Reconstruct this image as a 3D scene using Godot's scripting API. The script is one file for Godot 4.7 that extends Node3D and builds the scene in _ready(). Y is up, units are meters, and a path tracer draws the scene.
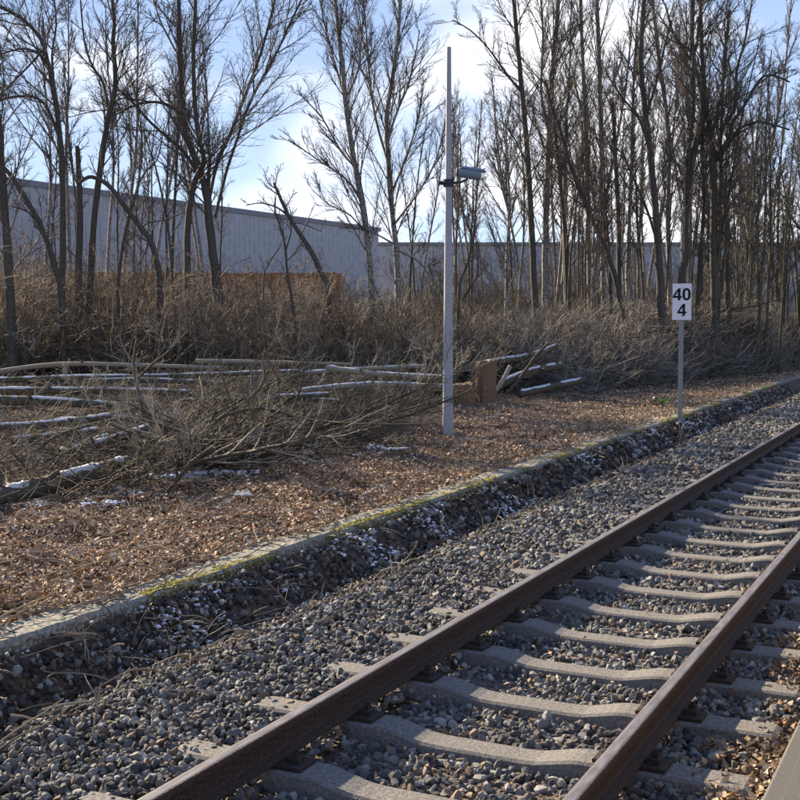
extends Node3D

var rng := RandomNumberGenerator.new()
var bumps := FastNoiseLite.new()
var patches := FastNoiseLite.new()
var M := {}
var taken := {}
var tally := 0
var leaf_tone := 1.0
var counted := {}

# ------------------------------------------------------------------ builders

class Shape:
	var v := PackedVector3Array()
	var n := PackedVector3Array()
	var c := PackedColorArray()
	var ix := PackedInt32Array()
	var smooth := true
	var tinted := false
	func tri(a: Vector3, b: Vector3, d: Vector3, col := Color.WHITE) -> void:
		var k := v.size()
		v.append(a); v.append(b); v.append(d)
		c.append(col); c.append(col); c.append(col)
		ix.append(k); ix.append(k + 1); ix.append(k + 2)
	func quad(a: Vector3, b: Vector3, d: Vector3, e: Vector3, col := Color.WHITE) -> void:
		tri(a, b, d, col); tri(a, d, e, col)
	func mesh() -> ArrayMesh:
		var arr := []
		arr.resize(Mesh.ARRAY_MAX)
		arr[Mesh.ARRAY_VERTEX] = v
		if smooth and n.size() == v.size():
			arr[Mesh.ARRAY_NORMAL] = n
		if tinted and c.size() == v.size():
			arr[Mesh.ARRAY_COLOR] = c
		arr[Mesh.ARRAY_INDEX] = ix
		var m := ArrayMesh.new()
		m.add_surface_from_arrays(Mesh.PRIMITIVE_TRIANGLES, arr)
		return m
	# a tapered tube through points, each with its radius
	func tube(p: PackedVector3Array, r: PackedFloat32Array, sides: int, cap := false) -> void:
		var count := p.size()
		if count < 2:
			return
		var first := v.size()
		var t := (p[1] - p[0]).normalized()
		var u := t.cross(Vector3(0.31, 0.2, 0.93)).normalized()
		if u.length_squared() < 0.5:
			u = t.cross(Vector3.RIGHT).normalized()
		for i in count:
			if i > 0:
				t = (p[mini(i + 1, count - 1)] - p[i - 1]).normalized()
				u = (u - t * u.dot(t)).normalized()
			var w := t.cross(u)
			for s in sides:
				var a := TAU * s / sides
				var o := u * cos(a) + w * sin(a)
				v.append(p[i] + o * r[i]); n.append(o)
		for i in count - 1:
			for s in sides:
				var a := first + i * sides + s
				var b := first + i * sides + (s + 1) % sides
				ix.append(a); ix.append(a + sides); ix.append(b)
				ix.append(b); ix.append(a + sides); ix.append(b + sides)
		if cap:
			for e in 2:
				var i := 0 if e == 0 else count - 1
				var d := (p[0] - p[1]).normalized() if e == 0 else (p[i] - p[i - 1]).normalized()
				var k := v.size()
				v.append(p[i] + d * r[i] * 0.06); n.append(d)
				for s in sides:
					v.append(v[first + i * sides + s]); n.append(d)
				for s in sides:
					ix.append(k)
					if e == 0:
						ix.append(k + 1 + s); ix.append(k + 1 + (s + 1) % sides)
					else:
						ix.append(k + 1 + (s + 1) % sides); ix.append(k + 1 + s)

func numbered(called: String) -> String:
	var k: int = taken.get(called, 0)
	taken[called] = k + 1
	return called if k == 0 else "%s_%03d" % [called, k]

func obj(called: String, m: Mesh, mat: Material, parent: Node3D = null) -> MeshInstance3D:
	var o := MeshInstance3D.new()
	o.mesh = m
	o.material_override = mat
	if m is ArrayMesh and not counted.has(m):
		counted[m] = true
		tally += m.surface_get_array_index_len(0) / 3
	if parent == null:
		o.name = numbered(called)
		add_child(o, true)
	else:
		o.name = called
		parent.add_child(o, true)
	return o

func thing(called: String, label: String, category: String, at := Vector3.ZERO, turn := 0.0, group := "") -> Node3D:
	var o := Node3D.new()
	o.name = numbered(called)
	add_child(o, true)
	o.position = at
	o.rotation.y = turn
	return tag(o, label, category, group)

func tag(o: Node3D, label: String, category: String, group := "") -> Node3D:
	o.set_meta("label", label)
	o.set_meta("category", category)
	if group:
		o.set_meta("group", group)
	return o

func setting(o: Node3D, label: String, category: String, kind := "structure") -> Node3D:
	o.set_meta("kind", kind)
	return tag(o, label, category)

func copy(root: Node3D, called: String) -> Node3D:
	var r: Node3D = root.duplicate()
	r.name = numbered(called)
	add_child(r, true)
	return r

func scatter(called: String, m: Mesh, mat: Material, where: Array, tint: PackedColorArray, parent: Node3D = null) -> MultiMeshInstance3D:
	var mm := MultiMesh.new()
	mm.transform_format = MultiMesh.TRANSFORM_3D
	mm.use_colors = true
	mm.mesh = m
	mm.instance_count = where.size()
	for i in where.size():
		mm.set_instance_transform(i, where[i])
		mm.set_instance_color(i, tint[i])
	var o := MultiMeshInstance3D.new()
	o.multimesh = mm
	o.material_override = mat
	o.set_meta("kind", "stuff")
	if parent == null:
		o.name = numbered(called)
		add_child(o, true)
	else:
		o.name = called
		parent.add_child(o, true)
	return o

func noise_texture(freq: float, octaves: int, lo: Color, hi: Color, mid := Color(0, 0, 0, 0), seed_ := 1) -> NoiseTexture2D:
	var n := FastNoiseLite.new()
	n.seed = seed_
	n.frequency = freq
	n.fractal_octaves = octaves
	var g := Gradient.new()
	g.set_color(0, lo); g.set_color(1, hi)
	g.set_offset(0, 0.22); g.set_offset(1, 0.78)
	if mid.a > 0:
		g.add_point(0.5, mid)
	var t := NoiseTexture2D.new()
	t.width = 512; t.height = 512
	t.seamless = true
	t.noise = n
	t.color_ramp = g
	return t

func relief(freq: float, octaves: int, seed_ := 3) -> NoiseTexture2D:
	return noise_texture(freq, octaves, Color.BLACK, Color.WHITE, Color(0, 0, 0, 0), seed_)

func lin(r: float, g: float, b: float) -> Color:
	return Color(r, g, b).linear_to_srgb()

# a rough surface: colours are linear; the texture spans them
func rough(lo: Color, hi: Color, size: float, freq := 0.02, bump := 0.0, roughness := 0.9, seed_ := 1, world := true) -> StandardMaterial3D:
	var m := StandardMaterial3D.new()
	m.albedo_texture = noise_texture(freq, 5, lo.linear_to_srgb(), hi.linear_to_srgb(), Color(0, 0, 0, 0), seed_)
	m.uv1_triplanar = true
	m.uv1_world_triplanar = world
	m.uv1_scale = Vector3.ONE / size
	m.roughness = roughness
	m.metallic_specular = 0.35
	if bump > 0.0:
		m.heightmap_enabled = true
		m.heightmap_texture = relief(freq * 1.7, 5, seed_ + 7)
		m.heightmap_scale = bump
	return m

func plain(c: Color, roughness := 0.9, tint := false) -> StandardMaterial3D:
	var m := StandardMaterial3D.new()
	m.albedo_color = c.linear_to_srgb()
	m.roughness = roughness
	m.metallic_specular = 0.3
	m.vertex_color_use_as_albedo = tint
	return m

func box(s: Shape, lo: Vector3, hi: Vector3, ch := 0.0) -> void:
	# a box with its top edges chamfered
	var a := Vector3(lo.x, lo.y, lo.z); var b := Vector3(hi.x, lo.y, lo.z)
	var c := Vector3(hi.x, lo.y, hi.z); var d := Vector3(lo.x, lo.y, hi.z)
	var u := Vector3(0, hi.y - lo.y - ch, 0)
	var e := Vector3(lo.x + ch, hi.y, lo.z + ch); var f := Vector3(hi.x - ch, hi.y, lo.z + ch)
	var g := Vector3(hi.x - ch, hi.y, hi.z - ch); var h := Vector3(lo.x + ch, hi.y, hi.z - ch)
	var low := [a, b, c, d]
	var top := [e, f, g, h]
	for k in 4:
		var p: Vector3 = low[k]; var q: Vector3 = low[(k + 1) % 4]
		s.quad(p, q, q + u, p + u)
		if ch > 0.0:
			s.quad(p + u, q + u, top[(k + 1) % 4], top[k])
	s.quad(e, f, g, h)
	s.quad(d, c, b, a)
	s.smooth = false

# ------------------------------------------------------------------ the lie of the land

func profile(x: float) -> float:
	if x > -3.7:
		return -0.095
	if x > -4.15:
		return lerpf(-0.07, -0.095, (x + 4.15) / 0.45)
	if x > -4.7:
		return lerpf(-0.21, -0.07, (x + 4.7) / 0.55)
	if x > -5.13:
		return lerpf(0.085, -0.21, (x + 5.13) / 0.43)
	if x > -9.0:
		return 0.12
	return 0.12 + minf(1.1, (-9.0 - x) * 0.04)

func ground(x: float, z: float) -> float:
	var amp := 0.05 if x < -5.4 else 0.015
	return profile(x) + bumps.get_noise_2d(x * 14.0, z * 14.0) * amp + bumps.get_noise_2d(x * 60.0 + 91.0, z * 60.0) * 0.015

func seen(x: float, z: float, margin := 2.0) -> bool:
	# inside the wedge of ground that the view takes in, and a little round it
	var depth := -0.4426 * x - 0.8967 * z
	var side := 0.8967 * x - 0.4426 * z
	return depth > 3.2 and absf(side) < depth * 0.34 + margin

# ------------------------------------------------------------------ growing wood

func wander(p: Vector3, d: Vector3, length: float, r0: float, r1: float, segs: int, bend: float, lift: float, pts: PackedVector3Array, rad: PackedFloat32Array) -> void:
	var q := p
	var t := d.normalized()
	pts.append(q); rad.append(r0)
	for i in segs:
		t = (t + Vector3(rng.randf_range(-bend, bend), rng.randf_range(-bend, bend) + lift, rng.randf_range(-bend, bend))).normalized()
		q += t * (length / segs)
		pts.append(q); rad.append(lerpf(r0, r1, float(i + 1) / segs))

func aside(t: Vector3, angle: float) -> Vector3:
	var u := t.cross(Vector3(rng.randf_range(-1, 1), rng.randf_range(-1, 1), rng.randf_range(-1, 1))).normalized()
	return (t * cos(angle) + u * sin(angle)).normalized()

# side branches along a limb, each with branchlets, each with twigs
func clothe(s: Shape, pts: PackedVector3Array, rad: PackedFloat32Array, from: float, count: int, reach: float, level: int, h: Dictionary) -> void:
	var n := pts.size() - 1
	for k in count:
		var f: float = lerpf(from, 0.99, (k + rng.randf()) / count) * n
		var i := mini(int(f), n - 1)
		var p := pts[i].lerp(pts[i + 1], f - i)
		var t := (pts[i + 1] - pts[i]).normalized()
		var d := aside(t, rng.randf_range(h.angle[0], h.angle[1]))
		if d.y < -0.2 and h.lift > 0.0:
			d.y *= -0.4
		var along: float = f / n
		var length: float = reach * rng.randf_range(0.55, 1.25) * lerpf(1.0, 0.55, along)
		var r: float = minf(lerpf(rad[i], rad[i + 1], f - i) * 0.6, h.thick[level])
		var segs: int = [5, 4, 3][level]
		var bp := PackedVector3Array()
		var br := PackedFloat32Array()
		wander(p, d, length, r, maxf(r * 0.35, h.fine), segs, h.bend, h.lift if level < 2 else h.droop, bp, br)
		s.tube(bp, br, 4 if level == 0 else 3)
		if level < 2:
			clothe(s, bp, br, 0.15, int(ceil(h.kids[level] * rng.randf_range(0.7, 1.3))), length * h.ratio, level + 1, h)

const TREES := [
	["alder","thick dark trunk with one steep limb, next to the arching dark tree",-18.31,0.51,-18.84,[[0.00,-0.25,0.00,0.142,0.00,0.87,0.00,0.114,-0.02,1.81,0.00,0.104,-0.06,3.04,0.01,0.093,-0.15,4.48,0.01,0.083,-0.20,5.70,0.06,0.073,-0.37,7.12,0.09,0.063,-0.33,8.66,0.29,0.052],[-0.04,4.27,0.02,0.052,-0.33,5.28,0.19,0.044,-0.56,6.30,0.28,0.035,-0.47,7.45,0.46,0.026]]],
	["alder","dark tree whose stem bows over in long arches, beside a snag",-19.44,0.56,-21.63,[[0.00,-0.25,0.00,0.110,0.00,0.74,0.00,0.088,0.01,2.25,0.00,0.081,0.06,4.21,-0.03,0.074,0.02,5.46,-0.02,0.066,-0.04,6.58,0.08,0.059,-0.16,7.21,0.13,0.051,-0.31,7.75,0.20,0.044,-0.80,8.25,0.30,0.037,-1.36,8.54,0.60,0.029],[0.03,5.46,-0.01,0.044,-0.04,6.10,0.28,0.039,-0.11,6.32,0.53,0.034,-0.23,6.33,0.90,0.029,-0.52,6.18,1.34,0.025,-0.86,5.93,1.54,0.020],[-0.15,7.13,0.07,0.034,-0.24,7.38,0.35,0.029,-0.41,7.43,0.67,0.025,-0.53,7.27,1.08,0.020,-0.87,7.10,1.34,0.015],[-0.31,7.45,0.15,0.029,-0.68,7.05,0.31,0.025,-1.14,6.67,0.39,0.020,-1.61,6.21,0.61,0.015],[-0.06,6.48,0.03,0.034,-0.44,7.48,-0.32,0.029,-0.68,8.28,-0.75,0.025,-1.04,9.32,-1.06,0.020]]],
	["snag","short broken dead trunk with a jagged top, standing between two dark trees",-19.81,0.57,-22.56,[[0.00,-0.25,0.00,0.127,0.00,0.70,0.00,0.101,0.08,2.74,-0.01,0.089,0.12,4.05,-0.03,0.076,0.07,5.23,-0.05,0.063,0.14,5.40,0.06,0.051],[0.11,4.40,-0.05,0.025,-0.23,4.91,-0.18,0.018,-0.57,5.68,-0.44,0.010]]],
	["alder","dark crooked tree with kinked upper stem in front of the long grey hall",-19.59,0.56,-22.67,[[0.00,-0.25,0.00,0.114,0.00,0.71,0.00,0.091,0.10,2.51,-0.04,0.086,0.21,3.94,-0.10,0.080,0.39,5.36,-0.21,0.074,0.57,6.17,-0.23,0.069,0.62,6.73,-0.38,0.063,0.74,7.22,-0.28,0.058,0.63,7.94,-0.36,0.052,0.64,8.41,-0.40,0.046,0.69,9.18,-0.21,0.041],[0.54,6.11,-0.27,0.041,0.29,6.93,-0.41,0.036,-0.07,7.43,-0.41,0.030,-0.37,8.07,-0.50,0.025,-0.60,9.19,-0.65,0.020],[0.56,6.20,-0.28,0.020,0.50,6.43,-0.81,0.017,-0.56,6.42,-0.88,0.014,-1.45,6.36,-1.03,0.010]]],
	["leaning_trunk","snapped trunk bowed over in a hook in front of the grey hall",-16.77,0.45,-21.83,[[0.00,-0.25,0.00,0.095,0.00,2.11,0.00,0.076,-0.03,2.62,0.02,0.071,-0.19,3.22,0.09,0.066,-0.50,3.67,0.22,0.061,-0.74,4.10,0.42,0.057,-0.99,4.40,0.45,0.052,-1.22,4.57,0.54,0.047,-1.45,4.62,0.63,0.043,-1.53,4.45,0.88,0.038],[-0.38,3.49,0.19,0.024,-0.47,3.65,-0.28,0.020,-0.48,3.74,-0.85,0.017,-0.42,3.97,-1.50,0.014],[-0.19,3.22,0.09,0.028,-0.17,2.85,0.36,0.021,-0.10,2.62,0.67,0.014]]],
	["leaning_trunk","dark trunk leaning hard over toward the thick edge trunk",-18.05,0.50,-20.08,[[0.00,-0.25,0.00,0.091,0.00,1.82,0.00,0.073,-0.13,2.64,0.08,0.067,-0.33,3.36,0.21,0.062,-0.58,3.90,0.34,0.056,-0.90,4.39,0.40,0.051,-1.15,4.66,0.43,0.045],[-0.36,3.37,0.18,0.027,-0.27,3.67,0.67,0.020,-0.14,3.74,1.27,0.014]]],
	["sapling","slim forked sapling with a Y top beside the hooked trunk",-17.62,0.48,-21.41,[[0.00,-0.25,0.00,0.053,0.00,1.85,0.00,0.043,0.08,2.79,-0.03,0.039,0.22,3.63,-0.12,0.035,0.37,4.23,-0.23,0.031,0.51,4.84,-0.24,0.027,0.54,5.46,-0.25,0.023,0.57,5.81,-0.16,0.019],[0.44,4.43,-0.22,0.028,0.34,4.78,-0.66,0.023,0.26,5.12,-1.18,0.017,0.23,5.98,-1.50,0.011]]],
	["sapling","thin leaning sapling beside the many stemmed tree",-18.32,0.51,-24.41,[[0.00,-0.25,0.00,0.046,0.00,0.85,0.00,0.037,-0.04,2.35,-0.00,0.033,-0.11,3.46,0.04,0.030,-0.22,4.20,0.07,0.026,-0.33,5.09,0.23,0.023,-0.49,5.54,0.25,0.019,-0.55,5.89,0.36,0.016]]],
	["alder","large dark tree with two fused trunks and several tall stems",-16.71,0.45,-24.09,[[0.00,-0.25,0.00,0.165,0.00,0.82,0.00,0.132,-0.03,1.91,0.02,0.124,-0.11,2.58,0.06,0.115,-0.25,3.82,0.09,0.107,-0.30,4.48,0.12,0.099,-0.44,4.96,0.16,0.090,-0.49,5.24,0.25,0.082,-0.68,5.78,0.34,0.074,-0.80,6.42,0.35,0.066,-0.80,7.58,0.40,0.057,-0.79,8.73,0.44,0.049,-0.83,9.89,0.43,0.041],[-0.76,0.82,0.37,0.091,-0.67,2.14,0.43,0.087,-0.60,3.09,0.50,0.082,-0.48,3.98,0.57,0.078,-0.30,4.60,0.61,0.073,-0.12,4.89,0.65,0.068,0.07,5.15,0.71,0.064,0.02,5.67,0.83,0.059,-0.04,6.35,0.88,0.054,-0.02,7.41,0.96,0.050,0.15,8.26,1.11,0.045,0.21,9.60,1.08,0.041],[-0.20,4.39,0.10,0.041,-0.14,5.06,-0.08,0.038,0.02,5.70,-0.31,0.036,0.17,6.24,-0.49,0.034,0.34,7.03,-0.76,0.032,0.62,7.94,-0.96,0.030,0.82,9.17,-1.24,0.028,0.84,9.93,-1.47,0.025],[-0.10,3.86,0.05,0.041,0.06,4.87,-0.16,0.038,0.23,5.62,-0.35,0.036,0.52,6.70,-0.61,0.033,0.98,7.60,-0.85,0.030,1.23,8.45,-1.18,0.028,1.60,9.35,-1.41,0.025],[-0.49,4.95,0.24,0.046,-0.82,5.44,0.27,0.041,-1.23,5.79,0.35,0.036,-1.70,6.19,0.42,0.030,-2.15,6.72,0.60,0.025,-2.64,7.08,0.65,0.020],[-0.64,5.71,0.31,0.051,-0.81,6.24,0.26,0.046,-1.16,6.53,0.26,0.041,-1.59,6.67,0.31,0.036,-2.01,6.65,0.39,0.030,-2.49,6.53,0.41,0.025,-2.84,6.39,0.43,0.020],[-0.27,4.39,0.13,0.051,-0.19,5.24,0.10,0.043,-0.31,5.44,0.00,0.036],[-0.78,7.58,0.39,0.030,-1.31,8.15,0.11,0.025,-1.82,8.74,-0.18,0.020,-2.33,9.59,-0.47,0.015]]],
	["leaning_trunk","dead grey trunk leaning alone before the hall with a broken tip",-14.35,0.35,-25.26,[[0.00,-0.25,0.00,0.101,0.00,2.00,0.00,0.081,-0.22,2.72,0.10,0.072,-0.47,3.29,0.23,0.063,-0.82,3.86,0.38,0.053,-0.97,4.24,0.49,0.044,-1.14,4.63,0.54,0.035,-1.23,4.80,0.53,0.025],[-0.89,4.01,0.44,0.025,-1.17,4.21,0.45,0.021,-1.58,4.34,0.52,0.017,-2.03,4.30,0.53,0.012],[-0.81,3.86,0.40,0.020,-0.67,3.83,0.04,0.015,-0.42,3.66,-0.36,0.010]]],
	["sapling","slim bare sapling crossing the dead leaning trunk",-13.53,0.32,-22.32,[[0.00,-0.25,0.00,0.045,0.00,1.25,0.00,0.036,-0.07,2.01,0.04,0.033,-0.15,2.65,0.10,0.029,-0.17,3.18,0.15,0.025,-0.24,3.54,0.19,0.021,-0.37,3.89,0.22,0.017,-0.33,4.18,0.25,0.014],[-0.18,3.08,0.09,0.018,0.18,3.43,0.47,0.014,0.43,3.68,0.91,0.009],[-0.63,2.01,0.31,0.023,-0.66,2.55,0.22,0.019,-0.66,2.83,-0.01,0.015,-0.42,3.16,-0.06,0.011]]],
	["birch","tall birch curving gently, first of the pair before the open sky",-15.76,0.41,-30.14,[[0.00,-0.25,0.00,0.126,0.00,1.14,0.00,0.101,-0.02,2.55,0.02,0.094,-0.09,3.39,0.05,0.088,-0.23,4.78,0.15,0.081,-0.46,5.90,0.18,0.074,-0.61,7.13,0.32,0.068,-0.70,8.63,0.44,0.061,-0.89,10.01,0.41,0.054,-0.93,11.33,0.57,0.048],[-0.59,7.00,0.29,0.036,-0.82,8.11,0.34,0.030,-1.17,9.23,0.39,0.024,-1.44,10.61,0.46,0.018],[-0.25,4.79,0.12,0.036,-0.64,5.39,0.40,0.029,-1.25,5.87,0.83,0.021,-1.87,6.40,1.31,0.014],[-0.39,5.67,0.19,0.036,-0.86,6.19,0.27,0.029,-1.38,7.10,0.37,0.021,-1.96,7.75,0.60,0.014],[-0.67,7.55,0.33,0.036,-0.24,8.33,0.34,0.030,-0.06,9.38,0.45,0.024,0.13,10.43,0.45,0.018],[-0.15,3.81,0.07,0.024,-0.61,4.38,0.15,0.020,-1.20,4.67,0.25,0.016,-1.67,5.10,0.45,0.012]]],
	["birch","second birch of the pair, stem splitting into upright rods",-15.30,0.39,-30.92,[[0.00,-0.25,0.00,0.113,0.00,1.15,0.00,0.091,-0.02,2.58,0.02,0.085,-0.07,3.58,0.05,0.078,-0.22,4.85,0.06,0.072,-0.27,6.25,0.15,0.066,-0.34,7.25,0.09,0.060,-0.16,8.50,-0.00,0.054,-0.01,9.60,-0.02,0.048,0.08,11.23,0.03,0.042],[-0.25,5.84,0.13,0.042,-0.76,7.16,-0.05,0.036,-1.08,8.35,-0.30,0.030,-1.41,9.88,-0.69,0.024,-1.65,11.39,-0.90,0.018],[-0.20,4.99,0.10,0.036,0.27,5.94,0.16,0.029,0.67,7.03,0.16,0.022,0.93,8.08,0.32,0.014],[-0.13,4.14,0.06,0.036,0.62,5.11,-0.09,0.029,1.16,5.91,0.01,0.022,1.46,6.99,0.01,0.014],[-0.28,6.54,0.14,0.036,0.07,7.34,0.21,0.029,0.51,8.11,0.33,0.023,0.86,9.42,0.44,0.016],[-0.08,3.58,0.04,0.030,-0.42,3.91,0.85,0.022,-0.61,3.99,1.51,0.014],[-0.05,3.44,0.03,0.036,0.55,3.09,-0.24,0.030,0.86,2.53,-0.40,0.024]]],
	["alder","dark straight tree next behind the lamp mast",-12.22,0.27,-34.11,[[0.00,-0.25,0.00,0.126,0.00,0.80,0.00,0.101,-0.13,2.74,0.05,0.093,-0.24,5.11,0.14,0.086,-0.34,6.58,0.16,0.079,-0.50,8.61,0.28,0.071,-0.64,10.05,0.36,0.064,-0.77,11.79,0.37,0.057],[-0.45,8.18,0.22,0.038,-0.93,8.85,0.47,0.032,-1.37,9.53,0.73,0.026,-1.80,10.02,1.08,0.021,-2.27,10.31,1.31,0.015],[-0.28,5.99,0.14,0.025,-0.65,6.87,0.35,0.019,-1.06,7.49,0.67,0.013]]],
	["birch","pale blotched birch forking high up beside a dark straight tree",-12.37,0.27,-35.16,[[0.00,-0.25,0.00,0.130,0.00,0.77,0.00,0.104,-0.02,2.76,-0.00,0.097,-0.00,4.59,0.01,0.091,0.03,6.40,-0.03,0.084,0.07,7.91,-0.07,0.078,0.14,9.40,-0.09,0.071,0.25,10.58,-0.12,0.065,0.28,12.08,-0.25,0.058],[0.03,7.30,-0.01,0.045,-0.14,8.48,0.17,0.039,-0.03,9.92,0.34,0.032,-0.08,11.36,0.50,0.026],[0.06,6.85,-0.03,0.032,-0.66,7.75,-0.31,0.024,-1.13,8.55,-0.67,0.016],[0.12,9.10,-0.06,0.032,0.52,9.74,-0.18,0.023,0.80,10.26,-0.27,0.013]]],
	["alder","slim dark tree standing between two leaning stems",-12.02,0.26,-36.44,[[0.00,-0.25,0.00,0.100,0.00,0.76,0.00,0.080,-0.08,2.80,0.04,0.073,-0.15,4.37,0.07,0.067,-0.30,5.92,0.15,0.060,-0.41,7.15,0.24,0.053,-0.49,8.07,0.33,0.047],[-0.52,8.02,0.25,0.027,-0.77,8.56,0.29,0.020,-1.18,9.04,0.35,0.013]]],
	["alder","tree leaning strongly across the upright stems",-9.80,0.17,-35.31,[[0.00,-0.25,0.00,0.110,0.00,0.90,0.00,0.088,-0.29,2.54,0.13,0.082,-0.63,3.73,0.30,0.076,-0.99,4.61,0.54,0.069,-1.34,5.50,0.63,0.063,-1.63,6.24,0.73,0.057,-1.91,7.27,0.84,0.050,-2.12,7.91,1.00,0.044,-2.26,8.69,1.24,0.038],[-0.65,3.73,0.32,0.038,-0.88,4.66,-0.20,0.028,-1.05,5.92,-0.82,0.019]]],
	["birch","thin upright birch with few side branches",-12.03,0.26,-38.67,[[0.00,-0.25,0.00,0.096,0.00,0.70,0.00,0.077,-0.05,2.85,0.04,0.073,-0.10,5.48,0.07,0.070,-0.20,7.12,0.04,0.066,-0.25,9.05,0.18,0.063,-0.35,10.67,0.15,0.059,-0.41,12.58,0.23,0.056],[-0.22,8.09,0.11,0.028,-0.31,8.95,0.82,0.021,-0.31,9.78,1.47,0.014]]],
	["birch","straight thin birch next to the strongly leaning tree",-11.61,0.24,-38.88,[[0.00,-0.25,0.00,0.105,0.00,0.72,0.00,0.084,-0.05,2.87,0.04,0.080,-0.10,5.50,0.09,0.077,-0.17,7.78,0.07,0.073,-0.26,10.05,0.09,0.070,-0.35,11.98,0.09,0.066,-0.34,12.89,0.27,0.063],[-0.20,8.43,0.10,0.028,0.17,9.22,0.03,0.021,0.49,9.99,0.01,0.014],[-0.16,7.13,0.08,0.028,-0.03,7.55,-0.71,0.021,0.17,8.06,-1.70,0.014]]],
	["alder","dark rod like tree with a topped stem",-10.60,0.20,-37.14,[[0.00,-0.25,0.00,0.100,0.00,0.81,0.00,0.080,-0.03,2.86,0.00,0.073,-0.08,5.05,0.04,0.067,-0.21,6.92,0.02,0.060,-0.29,8.51,0.13,0.053],[-0.15,6.60,0.08,0.027,-0.53,7.40,0.04,0.020,-0.77,8.19,0.02,0.013]]],
	["alder","dark crooked stem rising beside the numbered sign",-8.59,0.14,-34.79,[[0.00,-0.25,0.00,0.153,0.00,0.82,0.00,0.122,-0.10,2.27,0.05,0.115,-0.19,3.71,0.12,0.107,-0.29,5.00,0.17,0.100,-0.44,6.57,0.24,0.092,-0.60,7.72,0.26,0.084,-0.69,8.83,0.41,0.077,-0.71,9.97,0.30,0.069,-0.65,11.37,0.28,0.061],[-0.44,6.43,0.22,0.043,-0.59,7.35,0.82,0.035,-0.97,7.97,1.53,0.027,-1.25,8.58,2.07,0.018],[-0.56,7.57,0.28,0.043,-0.25,8.36,0.43,0.035,0.02,9.28,0.64,0.027,0.25,10.06,0.73,0.018],[-0.23,4.00,0.11,0.043,-0.41,4.96,0.80,0.037,-0.67,5.88,1.51,0.031,-0.78,6.39,1.94,0.025]]],
	["alder","stout dark tree forking low into two bent stems above the numbered sign",-8.40,0.14,-36.00,[[0.00,-0.25,0.00,0.158,0.00,0.78,0.00,0.126,0.01,2.28,0.01,0.118,0.06,4.06,-0.01,0.111,0.10,5.54,-0.09,0.103,0.35,7.00,-0.19,0.095,0.49,7.88,-0.29,0.087,0.42,8.59,-0.14,0.080,0.21,9.33,-0.13,0.072,0.17,10.47,-0.05,0.064,0.21,11.90,-0.03,0.057],[0.09,5.53,-0.04,0.076,0.17,6.69,0.04,0.068,0.29,7.84,0.11,0.060,0.30,9.25,0.27,0.053,0.39,9.82,0.21,0.045,0.53,11.21,0.30,0.038],[0.06,5.83,-0.03,0.050,-0.22,6.28,-0.28,0.042,-0.51,6.64,-0.47,0.034,-0.66,7.14,-0.79,0.025],[0.24,9.18,-0.12,0.044,-0.07,9.63,-0.02,0.038,-0.37,10.21,0.11,0.032,-0.57,10.93,0.18,0.025,-0.86,11.38,0.24,0.019]]],
	["alder","thick smooth brown trunk that opens into spreading limbs",-7.44,0.14,-36.48,[[0.00,-0.25,0.00,0.173,0.00,0.78,0.00,0.139,-0.06,2.28,0.01,0.128,-0.11,3.76,0.05,0.117,-0.14,5.24,0.04,0.106,-0.17,6.41,0.15,0.094,-0.24,7.00,0.12,0.083,-0.41,8.18,0.12,0.072,-0.53,9.62,0.23,0.061,-0.60,11.34,0.32,0.050],[-0.15,6.47,0.08,0.063,0.22,6.99,-0.07,0.057,0.35,7.51,-0.10,0.050,0.66,8.01,-0.25,0.044,0.99,8.67,-0.39,0.038,1.29,8.89,-0.62,0.032,1.85,8.65,-0.70,0.025],[-0.18,6.27,0.09,0.050,0.17,6.68,0.11,0.045,0.38,6.95,0.19,0.040,0.62,7.27,0.26,0.035,1.16,7.43,0.13,0.030,1.99,7.16,0.02,0.025],[-0.01,7.29,0.00,0.057,0.28,7.93,-0.55,0.049,0.27,9.17,-0.92,0.041,0.41,10.14,-1.37,0.033,0.52,11.40,-1.76,0.025],[-0.22,7.14,0.11,0.050,-0.12,8.25,-0.48,0.042,-0.07,9.51,-0.99,0.034,-0.26,10.83,-1.51,0.025]]],
	["alder","slender dark stem close beside the thick brown trunk",-8.20,0.14,-37.22,[[0.00,-0.25,0.00,0.089,0.00,0.75,0.00,0.071,0.03,2.29,-0.00,0.066,0.09,3.81,-0.02,0.060,0.16,5.33,-0.01,0.055,0.07,6.83,0.01,0.050,0.12,8.02,0.04,0.044,0.00,9.23,0.03,0.039]]],
	["alder","upright dark stem between the thick brown trunk and the green thicket",-7.48,0.14,-38.68,[[0.00,-0.25,0.00,0.100,0.00,0.72,0.00,0.080,-0.06,2.30,0.03,0.074,-0.11,3.86,0.07,0.068,-0.20,5.42,0.10,0.063,-0.35,6.66,0.21,0.057,-0.34,8.21,0.12,0.051,-0.31,9.74,0.10,0.046,-0.15,11.24,0.16,0.040],[-0.23,5.73,0.11,0.033,0.21,6.62,0.30,0.023,0.49,7.77,0.64,0.013]]],
	["birch","grey birch behind the numbered sign with a slight S bend",-9.58,0.16,-39.88,[[0.00,-0.25,0.00,0.114,0.00,0.63,0.00,0.091,-0.09,2.62,0.03,0.085,-0.17,4.92,0.12,0.079,-0.17,6.88,0.14,0.073,-0.30,8.52,0.11,0.067,-0.49,9.80,0.26,0.061,-0.64,11.38,0.42,0.055,-0.83,12.68,0.40,0.049],[-0.26,8.19,0.13,0.035,-0.19,9.29,-0.76,0.026,-0.26,10.42,-1.51,0.017]]],
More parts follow.
